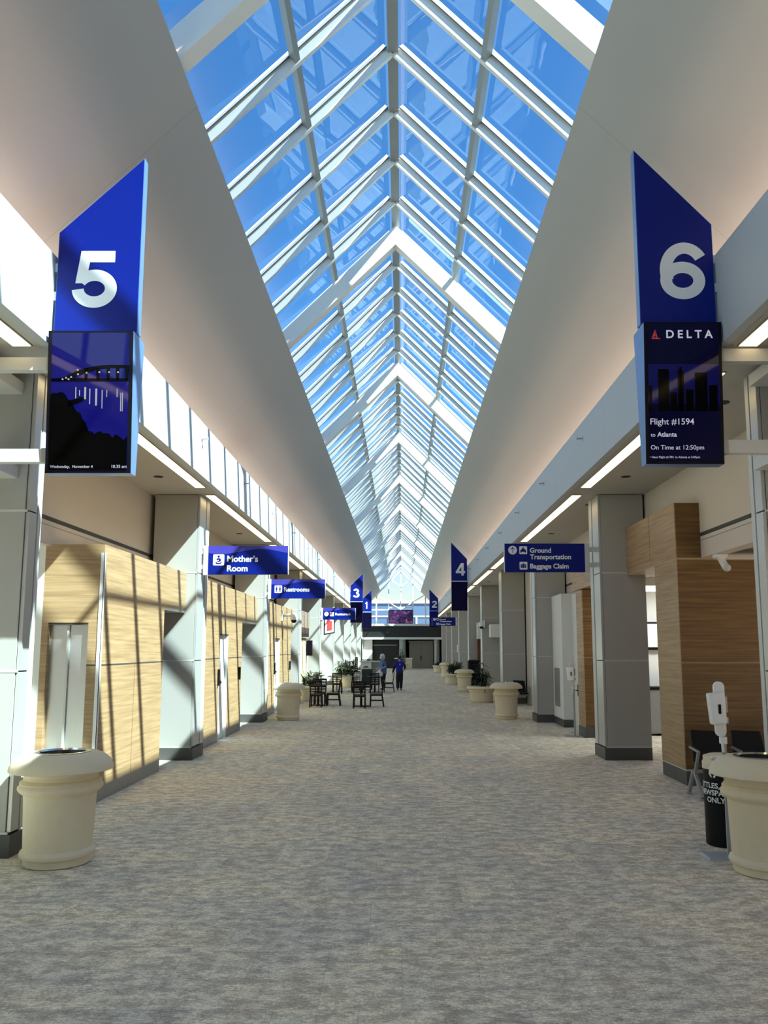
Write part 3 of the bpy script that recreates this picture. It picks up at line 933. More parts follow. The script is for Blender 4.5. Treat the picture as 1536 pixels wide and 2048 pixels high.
# right, brown red door and white box further on
o = bx('door_panel', M['rust'], None, 4.30, 4.72, 45.9, 46.2, 0, 2.6); tag(o, 'narrow red brown door panel between the far right columns', 'door')
o = bx('wall_box', M['white'], None, 4.25, 4.76, 45.3, 45.8, 2.62, 3.5); tag(o, 'pale box above the red brown door on the right', 'box')
o = bx('wall_box', M['white'], None, 4.15, 4.76, 37.6, 38.4, 2.6, 3.2); tag(o, 'white box under the small black and white camera on the right', 'box')
o = bx('wall_box', M['plastic'], None, XR - 0.12, XR + 0.02, 54.5, 54.8, 1.8, 2.3, bevel=0.02); tag(o, 'small white dispenser on a far right column', 'dispenser')

# ------------------------------------------------------------------ soffit lights, downlights, sprinklers
ends = [0.4] + [c - 0.35 for c in COLY] + [83.6]
for side, sn, x0 in ((-1, 'left', -3.70), (1, 'right', 3.36)):
    n = 0
    for a, b2 in zip(ends[:-1], ends[1:]):
        a2, b3 = a + 0.38, b2 - 0.38
        lab = 'warm linear ceiling light in the %s soffit, %s from the camera' % (sn, ORD[n])
        t = thing('linear_light', (x0 + side * 0.09, a2, ZS), lab, 'ceiling light', 'linear lights in the %s soffit' % sn)
        bx('housing', M['purlin'], t, x0 - side * 0.012, x0 + side * 0.192, a2, b3, ZS - 0.012, ZS - 0.001)
        bx('diffuser', M['strip'], t, x0, x0 + side * 0.18, a2 + 0.02, b3 - 0.02, ZS - 0.018, ZS - 0.012)
        n += 1
for side, sn, x in ((-1, 'left', -4.30), (1, 'right', 3.95)):
    n = 0
    for c in COLY[:7]:
        for dy in (1.15, 5.45):
            y = c + dy
            lab = 'dark round recessed downlight in the %s soffit, %s from the camera' % (sn, ORD[n])
            mb = MB().lathe([(0.085, -0.006), (0.085, 0.06)], 24, x, y, ZS)
            o = mb.build('downlight', M['hole'])
            tag(o, lab, 'downlight', 'recessed downlights, %s soffit' % sn)
            n += 1
for side, sn, x in ((-1, 'left', FL), (1, 'right', FR)):
    for n in range(12):
        y = 13.6 + 3.85 * n
        mb = MB().lathe([(0.045, 0.0), (0.045, 0.012)], 14).xform(Matrix.Translation((x, y, 5.72)) @ Matrix.Rotation(-side * math.pi / 2, 4, 'Y'))
        mb.tube([(x, y, 5.72), (x - side * 0.10, y, 5.72)], 0.014, 8)
        mb.box(x - side * 0.10, x - side * 0.11, y - 0.03, y + 0.03, 5.70, 5.75)
        o = mb.build('sprinkler_head', M['alu'])
        tag(o, 'small sidewall sprinkler head on the %s fascia, %s from the camera' % (sn, ORD[n]), 'sprinkler', 'sprinklers on the %s fascia' % sn)

# ------------------------------------------------------------------ gate blade signs
def blade_sign(num, side, y, label, screen):
    if side < 0: xo, xi = -3.46, -2.63
    else: xo, xi = 3.13, 2.37
    dz = 0.0 if side < 0 else 0.09
    zb, zo, zi = 5.20 + dz, 6.26 + dz, 7.07 + dz
    t = thing('gate_sign', ((xo + xi) / 2, y, 3.78), label, 'gate sign', 'blue blade gate signs')
    poly = [(xo, zb), (xi, zb), (xi, zi), (xo, zo)]
    if side > 0: poly = poly[::-1]
    mb = MB().prism_xz(poly, y + 0.006, y + 0.11)
    bl = mb.build('blade', M['blueedge'], t)
    ins = 0.006
    pf = [(xo - side * ins, zb + ins), (xi + side * ins, zb + ins), (xi + side * ins, zi - ins * 2.4), (xo - side * ins, zo - ins * 0.5)]
    if side > 0: pf = pf[::-1]
    MB().prism_xz(pf, y, y + 0.006).build('blade_face', M['blue'], t)
    w, h = 0.45, 0.60
    if num == '1': w = 0.36
    cx = (xo + xi) / 2 + (-0.03 if side < 0 else 0.06)
    nmb = MB(); digit(nmb, num, cx - w / 2, zb + 0.26, w, h, y - 0.003)
    nmb.build('numeral', M['signwhite'], t)
    # screen, a wedge deeper at the top
    z0, z1 = 3.78 + dz, 5.18 + dz
    a, b2 = xo, xi
    s0, s1 = (min(a, b2), max(a, b2))
    s0 += 0.0; s1 += 0.0
    yt, yb = y - 0.10, y + 0.0
    bt, bb = y + 0.24, y + 0.14
    wd = MB().hexa([(s0, yb, z0), (s1, yb, z0), (s1, bb, z0), (s0, bb, z0)], [(s0, yt, z1), (s1, yt, z1), (s1, bt, z1), (s0, bt, z1)])
    wd.build('screen_case', M['blueedge'] if num in '56' else M['frame'], t)
    def onface(u, v, e=0.0):
        f = (v) ; return (s0 + u * (s1 - s0), yb + (yt - yb) * f - e, z0 + f * (z1 - z0))
    def quad(mbx, u0, u1, v0, v1, e):
        A = [onface(u0, v0, e), onface(u1, v0, e), onface(u1, v1, e), onface(u0, v1, e)]
        B = [(p[0], p[1] + 0.004, p[2]) for p in A]
        mbx.hexa(A, B)
    def on(mbx, pts, e):
        mbx.add([onface(u, v, e) for u, v in pts], [tuple(range(len(pts)))])
    fr = MB(); quad(fr, 0.0, 1.0, 0.0, 1.0, 0.003); fr.build('screen_frame', M['frame'], t)
    scm = {'blue': M['screenblue'], 'flight': M['screendark'], 'dark': M['screendark'], 'mid': M['screenmid']}[screen]
    sc = MB(); quad(sc, 0.045, 0.955, 0.02, 0.985, 0.006)
    so = sc.build('screen', scm, t)
    if num in '3412':
        l2 = MB(); quad(l2, 0.0, 1.0, 0.985, 1.012, 0.01); l2.build('light_line', M['signwhite'], t)
    W, H = s1 - s0, z1 - z0
    def text_on(body, u, v, wu, bold, mm, nm):
        vs, fs = text_geo(body, bold)
        x0 = min(p[0] for p in vs); x1 = max(p[0] for p in vs)
        k = wu / (x1 - x0)
        mbx = MB().add([onface(u + (p[0] - x0) * k, v + p[1] * k * W / H, 0.011) for p in vs], fs)
        return mbx.build(nm, mm, so)
    if screen == 'blue':
        dk = MB()
        top = [(0.045 + 0.91 * k / 20, 0) for k in range(21)]
        # bridge deck arching to the right over the water
        deck_t = [(0.05, 0.655), (0.15, 0.66), (0.25, 0.685), (0.35, 0.715), (0.45, 0.735), (0.6, 0.752), (0.75, 0.757), (0.955, 0.755)]
        deck_b = [(0.955, 0.735), (0.75, 0.735), (0.6, 0.725), (0.45, 0.70), (0.35, 0.675), (0.25, 0.652), (0.15, 0.64), (0.05, 0.64)]
        for k in range(len(deck_t) - 1):
            on(dk, [deck_t[k], deck_t[k + 1], deck_b[-2 - k], deck_b[-1 - k]], 0.0105)
        on(dk, [(0.05, 0.64), (0.955, 0.64), (0.955, 0.662), (0.05, 0.662)], 0.0105)
        for u in (0.44, 0.58, 0.70, 0.81, 0.92):
            on(dk, [(u, 0.65), (u + 0.03, 0.65), (u + 0.035, 0.735), (u - 0.005, 0.735)], 0.0105)
        # trees and shore in the lower part
        rnd = random.Random(3)
        up = []
        for k in range(27):
            u = 0.046 + 0.908 * k / 26
            b0 = 0.56 - 0.9 * max(0, u - 0.22) if u < 0.5 else 0.29 - 0.10 * (u - 0.5)
            up.append((u, max(0.24, b0) + rnd.uniform(-0.02, 0.02)))
        for k in range(26):
            on(dk, [(up[k][0], 0.02), (up[k + 1][0], 0.02), up[k + 1], up[k]], 0.0105)
        on(dk, [(0.25, 0.46), (0.42, 0.50), (0.47, 0.53), (0.40, 0.53), (0.25, 0.50)], 0.0105)
        dk.build('bridge_silhouette', M['screenblack'], so)
        for u, v0, v1, w_ in ((0.335, 0.52, 0.60, .012), (0.38, 0.54, 0.58, .010), (0.44, 0.515, 0.60, .022), (0.50, 0.48, 0.59, .012), (0.57, 0.47, 0.59, .022), (0.645, 0.45, 0.58, .012), (0.70, 0.53, 0.58, .010), (0.82, 0.53, 0.59, .012), (0.865, 0.43, 0.56, .010), (0.885, 0.43, 0.56, .010)):
            gl = MB(); on(gl, [(u, v0), (u + w_, v0), (u + w_, v1), (u, v1)], 0.0108); gl.build('water_reflection', M['glint'], so)
        for u, v in ((0.17, 0.65), (0.21, 0.66), (0.24, 0.65), (0.27, 0.665), (0.35, 0.685), (0.45, 0.695), (0.60, 0.70), (0.715, 0.70), (0.82, 0.70), (0.345, 0.715)):
            gl = MB(); on(gl, [(u, v), (u + 0.025, v), (u + 0.02, v + 0.012), (u + 0.005, v + 0.012)], 0.0115); gl.build('bridge_lamp', M['glint'], so)
        text_on('Wednesday,  November 4', 0.06, 0.035, 0.50, 0.012, M['greytext'], 'lettering')
        text_on('10.35 am', 0.78, 0.035, 0.175, 0.012, M['greytext'], 'lettering')
    if screen == 'flight':
        sk = MB()
        for u0, u1, v1 in ((0.05, 0.09, 0.55), (0.17, 0.31, 0.665), (0.42, 0.50, 0.655), (0.445, 0.475, 0.68), (0.64, 0.80, 0.64), (0.52, 0.62, 0.52), (0.32, 0.41, 0.50), (0.82, 0.93, 0.55)):
            on(sk, [(u0, 0.37), (u1, 0.37), (u1, v1), (u0, v1)], 0.0105)
        sk.build('skyline_silhouette', M['screenblack'], so)
        bs = MB()
        on(bs, [(0.045, 0.42), (0.955, 0.42), (0.955, 0.70), (0.045, 0.70)], 0.0102)
        bs.build('dusk_sky', M['screenmid'], so)
        text_on('D E L T A', 0.285, 0.885, 0.60, 0.022, M['greytext'], 'lettering')
        text_on('Flight #1594', 0.06, 0.275, 0.56, 0.006, M['greytext'], 'lettering')
        text_on('to', 0.06, 0.19, 0.06, 0.004, M['greytext'], 'lettering')
        text_on('Atlanta', 0.145, 0.19, 0.25, 0.02, M['greytext'], 'lettering')
        text_on('On Time at 12:50pm', 0.06, 0.10, 0.68, 0.006, M['greytext'], 'lettering')
        text_on('• Next Flight #1781 to Atlanta at 5:05pm', 0.045, 0.04, 0.64, 0.006, M['greytext'], 'lettering')
        rd = MB()
        on(rd, [(0.145, 0.945), (0.172, 0.888), (0.145, 0.90)], 0.011)
        on(rd, [(0.141, 0.945), (0.141, 0.90), (0.095, 0.882)], 0.011)
        on(rd, [(0.09, 0.877), (0.145, 0.893), (0.143, 0.877)], 0.011)
        on(rd, [(0.149, 0.877), (0.149, 0.894), (0.215, 0.877)], 0.011)
        rd.build('triangle_mark', M['redmark'], so)
    # fixings to the fascia and column
    for z in (5.55, 5.85):
        bx('bracket', M['signwhite'], t, xo, (FL - 0.002 if side < 0 else FR + 0.002), y + 0.02, y + 0.09, z + dz, z + dz + 0.09)
    if num in '56':
        xa = xo; xb = xo + side * 0.95
        for z in (4.83, 3.90):
            bx('support_arm', M['lighttrim'], t, xa + side * 0.06, xb, y + 0.03, y + 0.13, z + dz, z + dz + 0.13)
            bx('arm_end_plate', M['panel'], t, xa, xa + side * 0.06, y + 0.02, y + 0.14, z + dz - 0.005, z + dz + 0.135)
            bx('arm_mount', M['lighttrim'], t, xb - side * 0.3, xb, y + 0.13, 8.41, z + dz, z + dz + 0.13)
    return t
blade_sign('5', -1, 7.6, 'large blue gate sign with a white 5 above a screen showing a bridge', 'blue')
blade_sign('6', 1, 7.6, 'large blue gate sign with a white 6 above a dark flight screen', 'flight')
blade_sign('4', 1, 38.3, 'blue gate sign with a white 4 above a black screen', 'dark')
blade_sign('3', -1, 53.8, 'blue gate sign with a white 3 above a black screen', 'dark')
blade_sign('1', -1, 69.3, 'small far blue gate sign with a white 1', 'mid')
blade_sign('2', 1, 69.3, 'small far blue gate sign with a white 2', 'mid')

# ------------------------------------------------------------------ hanging wayfinding signs
def pict(mb_w, mb_b, kind, x, z, s, y):
    """pictogram of side s with its lower left corner at x, z: white plate and blue drawing"""
    P = lambda u, v: (x + u * s, z + v * s)
    e = y - 0.004
    def poly(pts): mb_b.add([(P(u, v)[0], e, P(u, v)[1]) for u, v in pts], [tuple(range(len(pts)))])
    def circ(u, v, r): poly([(u + r * math.cos(k * math.pi / 8), v + r * math.sin(k * math.pi / 8)) for k in range(16)])
    if kind == 'arrow':
        mb_w.disc_xz(x + s / 2, z + s / 2, s * 0.56, y - 0.003, y)
        poly([(0.46, 0.12), (0.54, 0.12), (0.54, 0.80), (0.46, 0.80)])
        poly([(0.5, 0.92), (0.5, 0.78), (0.26, 0.54), (0.2, 0.61)])
        poly([(0.5, 0.92), (0.8, 0.61), (0.74, 0.54), (0.5, 0.78)])
        return
    r = 0.1
    rr = []
    for cx, cz, a0 in ((1 - r, 1 - r, 0), (r, 1 - r, 90), (r, r, 180), (1 - r, r, 270)):
        rr += [P(cx + r * math.cos(math.radians(a0 + q)), cz + r * math.sin(math.radians(a0 + q))) for q in (0, 30, 60, 90)]
    mb_w.prism_xz(rr, y - 0.003, y)
    if kind == 'taxi':
        poly([(0.12, 0.28), (0.88, 0.28), (0.88, 0.52), (0.74, 0.56), (0.66, 0.74), (0.34, 0.74), (0.26, 0.56), (0.12, 0.52)])
        poly([(0.40, 0.77), (0.60, 0.77), (0.60, 0.85), (0.40, 0.85)])
        poly([(0.16, 0.16), (0.30, 0.16), (0.30, 0.30), (0.16, 0.30)]); poly([(0.70, 0.16), (0.84, 0.16), (0.84, 0.30), (0.70, 0.30)])
    elif kind == 'bag':
        poly([(0.14, 0.2), (0.30, 0.2), (0.30, 0.68), (0.14, 0.68)])
        poly([(0.34, 0.2), (0.66, 0.2), (0.66, 0.68), (0.34, 0.68)])
        poly([(0.70, 0.2), (0.86, 0.2), (0.86, 0.68), (0.70, 0.68)])
        poly([(0.40, 0.68), (0.60, 0.68), (0.60, 0.80), (0.40, 0.80)])
    elif kind == 'mother':
        circ(0.5, 0.80, 0.11)
        poly([(0.30, 0.55), (0.42, 0.66), (0.58, 0.66), (0.70, 0.55), (0.74, 0.42), (0.62, 0.46), (0.50, 0.52), (0.38, 0.44)])
        poly([(0.24, 0.20), (0.30, 0.12), (0.66, 0.12), (0.78, 0.24), (0.76, 0.40), (0.64, 0.24), (0.34, 0.24), (0.26, 0.40)])
        circ(0.60, 0.42, 0.085)
        poly([(0.34, 0.34), (0.52, 0.44), (0.56, 0.36), (0.42, 0.26)])
    elif kind == 'people':
        for u in (0.27, 0.73):
            circ(u, 0.82, 0.075)
            poly([(u - 0.11, 0.72), (u + 0.11, 0.72), (u + 0.11, 0.42), (u + 0.06, 0.42), (u + 0.06, 0.12), (u - 0.06, 0.12), (u - 0.06, 0.42), (u - 0.11, 0.42)])
        poly([(0.485, 0.1), (0.515, 0.1), (0.515, 0.9), (0.485, 0.9)])
    elif kind == 'cutlery':
        poly([(0.30, 0.12), (0.37, 0.12), (0.37, 0.88), (0.30, 0.88)]); poly([(0.22, 0.6), (0.45, 0.6), (0.45, 0.68), (0.22, 0.68)])
        poly([(0.63, 0.12), (0.70, 0.12), (0.70, 0.88), (0.60, 0.74), (0.60, 0.5), (0.63, 0.5)])

def way_sign(side, y, z0, h, label, items, band):
    """items: (kind or None, text, x offset, z offset, size)"""
    if side < 0: xa, xb = XL + 0.13, XL + 0.13 + 1.58
    else: xa, xb = 2.04, 3.63
    t = thing('wayfinding_sign', ((xa + xb) / 2, y, z0), label, 'direction sign', 'blue wayfinding signs')
    bx('panel', M['blue'], t, xa, xb, y, y + 0.07, z0, z0 + h, bevel=0.004)
    xe = xa if side < 0 else xb
    bx('end_channel', M['lighttrim'], t, xe, xe + side * 0.09, y - 0.01, y + 0.08, z0 - 0.01, z0 + h + 0.005)
    bx('edge_trim', M['lighttrim'], t, xa if side > 0 else xb, (xa - 0.012) if side > 0 else (xb + 0.012), y - 0.003, y + 0.073, z0, z0 + h)
    xc = XL if side < 0 else XR
    for zz in (z0 + h * 0.18, z0 + h * 0.72):
        bx('bracket', M['lighttrim'], t, xe + side * 0.09, xc, y + 0.005, y + 0.065, zz, zz + 0.09)
    if band:
        vb = MB()
        n = 30
        lo = []
        for k in range(n + 1):
            u = k / n
            lo.append(z0 + h * (0.82 - 0.09 * math.sin(u * 2 * math.pi + 0.6) - 0.02))
        for k in range(n):
            x0_, x1_ = xa + (xb - xa) * k / n, xa + (xb - xa) * (k + 1) / n
            vb.add([(x0_, y - 0.002, lo[k]), (x1_, y - 0.002, lo[k + 1]), (x1_, y - 0.002, z0 + h), (x0_, y - 0.002, z0 + h)], [(0, 1, 2, 3)])
        vb.build('wave_band', M['violet'], t)
    tx = MB()
    for kind, txt, ox, oz, sz in items:
        if txt: add_text(tx, txt, xa + ox, z0 + oz, y - 0.003, height=sz, bold=0.026)
        else:
            pw, pb_ = MB(), MB()
            pict(pw, pb_, kind, xa + ox, z0 + oz, sz, y)
            po = pw.build('pictogram', M['signwhite'], t)
            pb_.build('pictogram_drawing', M['blue'], po)
    tx.build('lettering', M['signwhite'], t)
    return t
way_sign(-1, 15.75, 3.54, 0.57, 'blue wayfinding sign reading Mother’s Room, nearest on the left', [('mother', None, 0.10, 0.18, 0.22), (None, 'Mother’s', 0.38, 0.25, 0.125), (None, 'Room', 0.38, 0.06, 0.125)], True)
way_sign(-1, 23.45, 3.54, 0.56, 'blue wayfinding sign reading Restrooms', [('people', None, 0.10, 0.16, 0.22), (None, 'Restrooms', 0.38, 0.20, 0.125)], True)
way_sign(-1, 38.95, 3.46, 0.57, 'blue wayfinding sign reading Restaurant, overlapping the gate 3 sign', [('arrow', None, 0.08, 0.18, 0.19), ('cutlery', None, 0.34, 0.17, 0.2), (None, 'Restaurant', 0.60, 0.21, 0.125)], True)
for y, z0, lab in ((15.78, 3.59, 'blue sign reading Ground Transportation, Baggage Claim, large and near on the right'), (54.45, 3.59, 'small far blue sign reading Ground Transportation, Baggage Claim, beside gate 2')):
    way_sign(1, y, z0, 0.57, lab, [('arrow', None, 0.08, 0.36, 0.155), ('taxi', None, 0.29, 0.36, 0.155), (None, 'Ground', 0.50, 0.385, 0.098), (None, 'Transportation', 0.50, 0.255, 0.098),
                                   ('bag', None, 0.29, 0.05, 0.155), (None, 'Baggage Claim', 0.50, 0.07, 0.098)], False)

# lit picture screen in the gable
t = thing('video_screen', (XC, Y1 - 0.2, 4.7), 'dark violet picture screen below the brace of the glazed gable', 'screen')
bx('frame', M['frame'], t, XC - 1.27, XC + 1.24, Y1 - 0.2, Y1 - 0.08, 4.62, 6.06)
bx('picture', M['mural'], t, XC - 1.2, XC + 1.17, Y1 - 0.21, Y1 - 0.2, 4.68, 6.0)

# ------------------------------------------------------------------ stone bins and planters
BIN = [(0.30, 0), (0.315, 0.01), (0.315, 0.07), (0.345, 0.085), (0.354, 0.11), (0.345, 0.135), (0.322, 0.155), (0.340, 0.655), (0.345, 0.67), (0.385, 0.70), (0.40, 0.725),
       (0.40, 0.745), (0.385, 0.765), (0.378, 0.775), (0.385, 0.785), (0.375, 0.80), (0.350, 0.815), (0.346, 0.85), (0.365, 0.885), (0.40, 0.905), (0.485, 0.895), (0.494, 0.903), (0.488, 0.935), (0.462, 0.985), (0.41, 1.03), (0.345, 1.06), (0.30, 1.068), (0.268, 1.066), (0.262, 1.05), (0.262, 0.80)]
bin_root = thing('litter_bin', (0, 0, 0), 'x', 'litter bin', 'tan cast stone litter bins')
MB().lathe(BIN, 56).build('body', M['concrete'], bin_root, smooth=True)
MB().lathe([(0.262, 1.052), (0.268, 1.072), (0.245, 1.076), (0.225, 1.06), (0.225, 0.95)], 48, cap=False).build('steel_ring', M['chrome'], bin_root, smooth=True)
MB().lathe([(0.24, 0.93), (0.24, 0.94)], 32).build('liner', M['black'], bin_root)
BINS = [((-3.41, 8.25), 'tan stone litter bin nearest on the left, in front of the wood door block'),
        ((3.47, 7.90), 'tan stone litter bin nearest on the right, cut by the photo edge'),
        ((-3.35, 24.0), 'tan stone litter bin under the sign reading Restrooms'),
        ((3.14, 24.5), 'tan stone litter bin on the right beside the low planter'),
        ((3.02, 39.3), 'tan stone litter bin between two planters on the right'),
        ((3.15, 58.0), 'small far tan stone litter bin behind the dark bushy planter')]
for i, ((x, y), lab) in enumerate(BINS):
    o = bin_root if i == 0 else copy_tree(bin_root)
    place(o, (x, y, 0), random.uniform(0, 6), lab)

POT = [(0.42, 0), (0.44, 0.01), (0.44, 0.05), (0.465, 0.065), (0.465, 0.09), (0.445, 0.105), (0.475, 0.40), (0.51, 0.425), (0.515, 0.45), (0.495, 0.475), (0.50, 0.50), (0.575, 0.52), (0.58, 0.555), (0.55, 0.60), (0.50, 0.62), (0.47, 0.61), (0.46, 0.56), (0.46, 0.5)]
def leaf(mb, base, az, length, rise, droop, width, n=7):
    d = Vector((math.cos(az), math.sin(az), 0)); side = Vector((-d.y, d.x, 0))
    L, R, C = [], [], []
    for k in range(n + 1):
        u = k / n
        p = Vector(base) + d * (length * u) + Vector((0, 0, rise * u - droop * u * u))
        w = width * math.sin(math.pi * min(1, 0.08 + u * 0.92)) ** 0.8
        L.append(p + side * w); R.append(p - side * w); C.append(p + Vector((0, 0, -w * 0.35)))
    vs = L + C + R; m = n + 1
    fs = []
    for k in range(n):
        fs.append((k, k + 1, m + k + 1, m + k)); fs.append((m + k, m + k + 1, 2 * m + k + 1, 2 * m + k))
    mb.add(vs, fs)
def planter(loc, label, seed, style, hgt=0.6, m_=None, flowers=0):
    rnd = random.Random(seed)
    t = thing('planter', loc, label, 'planter', 'round stone planters')
    MB().lathe(POT, 48).build('pot', M['concrete'], t, smooth=True, off=(0, 0, 0))
    MB().lathe([(0.46, 0.53), (0.3, 0.56), (0.0, 0.57)], 32, cap=False).build('soil', M['soil'], t, off=(0, 0, 0))
    mb = MB()
    if style == 'cane':
        for q in range(5):
            bx_, by_ = rnd.uniform(-0.22, 0.22), rnd.uniform(-0.22, 0.22)
            top = hgt * rnd.uniform(0.45, 1.0)
            mb.tube([(bx_, by_, 0.55), (bx_ * 1.3, by_ * 1.3, 0.57 + top)], 0.018, 6)
            for k in range(26):
                z = 0.57 + top * (0.25 + 0.75 * k / 25)
                leaf(mb, (bx_ * 1.2, by_ * 1.2, z), rnd.uniform(0, 6.283), rnd.uniform(0.28, 0.46), rnd.uniform(0.0, 0.28), rnd.uniform(0.15, 0.42), rnd.uniform(0.022, 0.036))
    else:
        for k in range(150):
            a = rnd.uniform(0, 6.283); r = 0.34 * math.sqrt(rnd.random())
            leaf(mb, (r * math.cos(a), r * math.sin(a), 0.55 + rnd.uniform(0, hgt * 0.55)), rnd.uniform(0, 6.283), rnd.uniform(0.2, 0.38), rnd.uniform(0.1, hgt * 0.9), rnd.uniform(0.05, 0.4), rnd.uniform(0.018, 0.045))
    mb.build('foliage', m_ or M['leaf'], t, off=(0, 0, 0))
    if flowers:
        for k in range(flowers):
            a = rnd.uniform(0, 6.283); r = rnd.uniform(0.15, 0.5)
            c = (r * math.cos(a), r * math.sin(a), 0.6 + rnd.uniform(0.15, hgt * 0.8))
            fb = MB()
            for q in range(6):
                leaf(fb, c, q * 1.047 + a, 0.19, 0.15, 0.08, 0.07, 4)
            fb.ball(c, 0.04, 8, 6)
            fb.build('blossom', M['petal'], t, off=(0, 0, 0))
    return t
planter((3.12, 31.9, 0), 'low stone planter with a tall cane plant, second vessel on the right', 11, 'cane', 1.0)
planter((3.0, 47.1, 0), 'low stone planter with dark bushy leaves, right side mid distance', 12, 'bush', 0.75)
planter((3.25, 49.4, 0), 'bushy planter just behind the planter with dark bushy leaves', 15, 'bush', 0.7)
planter((3.2, 70.0, 0), 'farthest low planter on the right near the dark recess', 13, 'bush', 0.4)
planter((-3.62, 32.55, 0), 'stone planter with white flowers behind the front left table', 14, 'bush', 0.62, M['leaf2'], 16)
planter((-3.32, 45.2, 0), 'planter with green spikes and white flowers behind the long table', 16, 'cane', 0.85, M['leaf2'], 10)
planter((-2.85, 43.9, 0), 'planter with white flowers right of the spiky planter', 17, 'bush', 0.9, M['leaf2'], 12)
t = planter((0.05, 79.0, 0), 'spreading palm plant in front of the far round column', 18, 'cane', 1.6)

# ------------------------------------------------------------------ cafe chairs and tables
def make_chair():
    t = thing('dining_chair', (0, 0, 0), 'x', 'chair', 'dark ladder back chairs at the tables')
    bx('seat', M['seatpad'], t, -0.21, 0.21, -0.20, 0.22, 0.43, 0.475, bevel=0.012)
    bx('seat_frame', M['darkwood'], t, -0.215, 0.215, -0.205, 0.225, 0.39, 0.43)
    for sx in (-1, 1):
        MB().bar((sx * 0.19, 0.20, 0.40), (sx * 0.20, 0.215, 0), 0.042, 0.042).build('leg', M['darkwood'], t)
        lb = MB()
        lb.bar((sx * 0.205, -0.27, 0), (sx * 0.195, -0.20, 0.45), 0.042, 0.045)
        lb.bar((sx * 0.195, -0.20, 0.44), (sx * 0.205, -0.27, 0.93), 0.038, 0.042)
        lb.build('leg', M['darkwood'], t)
        MB().bar((sx * 0.195, -0.22, 0.22), (sx * 0.195, 0.205, 0.22), 0.025, 0.025).build('stretcher', M['darkwood'], t)
    for z, h in ((0.56, 0.035), (0.645, 0.035), (0.73, 0.035), (0.815, 0.04)):
        y = -0.20 - (z - 0.44) / 0.49 * 0.07
        bx('back_slat', M['darkwood'], t, -0.19, 0.19, y - 0.011, y + 0.011, z - h / 2, z + h / 2)
    bx('top_rail', M['darkwood'], t, -0.225, 0.225, -0.285, -0.255, 0.875, 0.945, bevel=0.008)
    return t
chair0 = make_chair()
_first = [True]
def chair(x, y, rz, label):
    o = chair0 if _first[0] else copy_tree(chair0)
    _first[0] = False
    return place(o, (x, y, 0), rz, label)
def table(x, y, w, d, label, top=None, ped=1, pm=None):
    t = thing('cafe_table', (x, y, 0), label, 'table', 'cafe tables')
    bx('tabletop', top or M['darkwood'], t, x - w / 2, x + w / 2, y - d / 2, y + d / 2, 0.715, 0.755, bevel=0.008)
    for k in range(ped):
        px = x if ped == 1 else x - w / 4 + k * w / 2
        MB().lathe([(0.045, 0.03), (0.045, 0.715)], 14, px, y).build('pedestal', pm or M['darkwood'], t, smooth=True)
        MB().bar((px - 0.3, y, 0.02), (px + 0.3, y, 0.02), 0.06, 0.04).bar((px, y - 0.3, 0.02), (px, y + 0.3, 0.02), 0.06, 0.04).build('foot', pm or M['darkwood'], t)
    return t
table(-3.08, 29.9, 0.6, 0.6, 'small dark cafe table in front of the white flowering planter, left')
chair(-3.08, 29.25, 0.0, 'dark ladder back chair at the left table, its back to the camera, leftmost')
chair(-2.53, 29.9, math.pi / 2, 'dark ladder back chair sideways at the right of the left table')
chair(-3.08, 30.55, math.pi, 'dark ladder back chair on the far side of the left table')
table(-1.48, 29.45, 0.6, 0.6, 'small dark cafe table closest to the middle of the aisle')
chair(-1.50, 28.78, 0.0, 'dark ladder back chair in front of the table closest to mid aisle')
chair(-0.93, 29.45, math.pi / 2, 'dark ladder back chair sideways, right of the table nearest mid aisle')
table(-2.75, 39.3, 1.65, 0.75, 'long grey topped cafe table below the flowering planters', M['grey'], 2, M['grey'])
chair(-3.02, 38.0, 0.0, 'dark ladder back chair in front of the long grey table, left end')
chair(-2.3, 40.35, math.pi, 'dark ladder back chair behind the long grey table')
table(-1.30, 38.75, 0.75, 0.75, 'small dark cafe table in front of the person in denim blue')
chair(-1.28, 37.95, 0.0, 'dark ladder back chair in front of the person in denim blue')
chair(-2.08, 38.35, -math.pi / 2, 'dark ladder back chair left of the table by the person in denim blue')
chair(-0.64, 38.9, math.pi / 2, 'dark ladder back chair right of the table by the person in denim blue')

# upright menu sign on the long table
t = thing('table_sign', (-2.22, 39.3, 0.755), 'tall narrow black sign standing on the long grey table', 'sign')
bx('board', M['black'], t, -2.28, -2.15, 39.28, 39.32, 0.95, 1.66)
MB().lathe([(0.09, 0), (0.09, 0.02), (0.03, 0.05), (0.03, 0.2)], 16, -2.215, 39.3, 0.755).build('foot', M['grey'], t, smooth=True)
mk = MB()
for k in range(6):
    mk.box(-2.24, -2.19, 39.275, 39.28, 1.04 + k * 0.1, 1.10 + k * 0.1)
mk.build('pale_marks', M['lighttrim'], t)
# white stand with plants on top
t = thing('kiosk', (-2.05, 46.5, 0), 'white kiosk with a small dark emblem and plants along its top', 'kiosk')
bx('body', M['white'], t, -2.35, -1.75, 46.2, 46.9, 0, 1.30, bevel=0.01)
bx('top', M['lighttrim'], t, -2.42, -1.2, 46.1, 47.0, 1.30, 1.37)
bx('side_wing', M['grey'], t, -1.75, -1.25, 46.4, 46.9, 0, 1.30)
mb = MB(); rnd = random.Random(5)
for k in range(90):
    leaf(mb, (rnd.uniform(-2.3, -1.3), rnd.uniform(46.3, 46.8), 1.37), rnd.uniform(0, 6.28), 0.14, rnd.uniform(0.03, 0.2), 0.04, 0.02, 4)
mb.build('plants', M['leaf'], t)
em = MB().box(-2.22, -1.9, 46.19, 46.2, 0.98, 1.02).box(-2.15, -1.95, 46.19, 46.2, 1.04, 1.08).box(-2.1, -1.92, 46.19, 46.2, 0.6, 0.64)
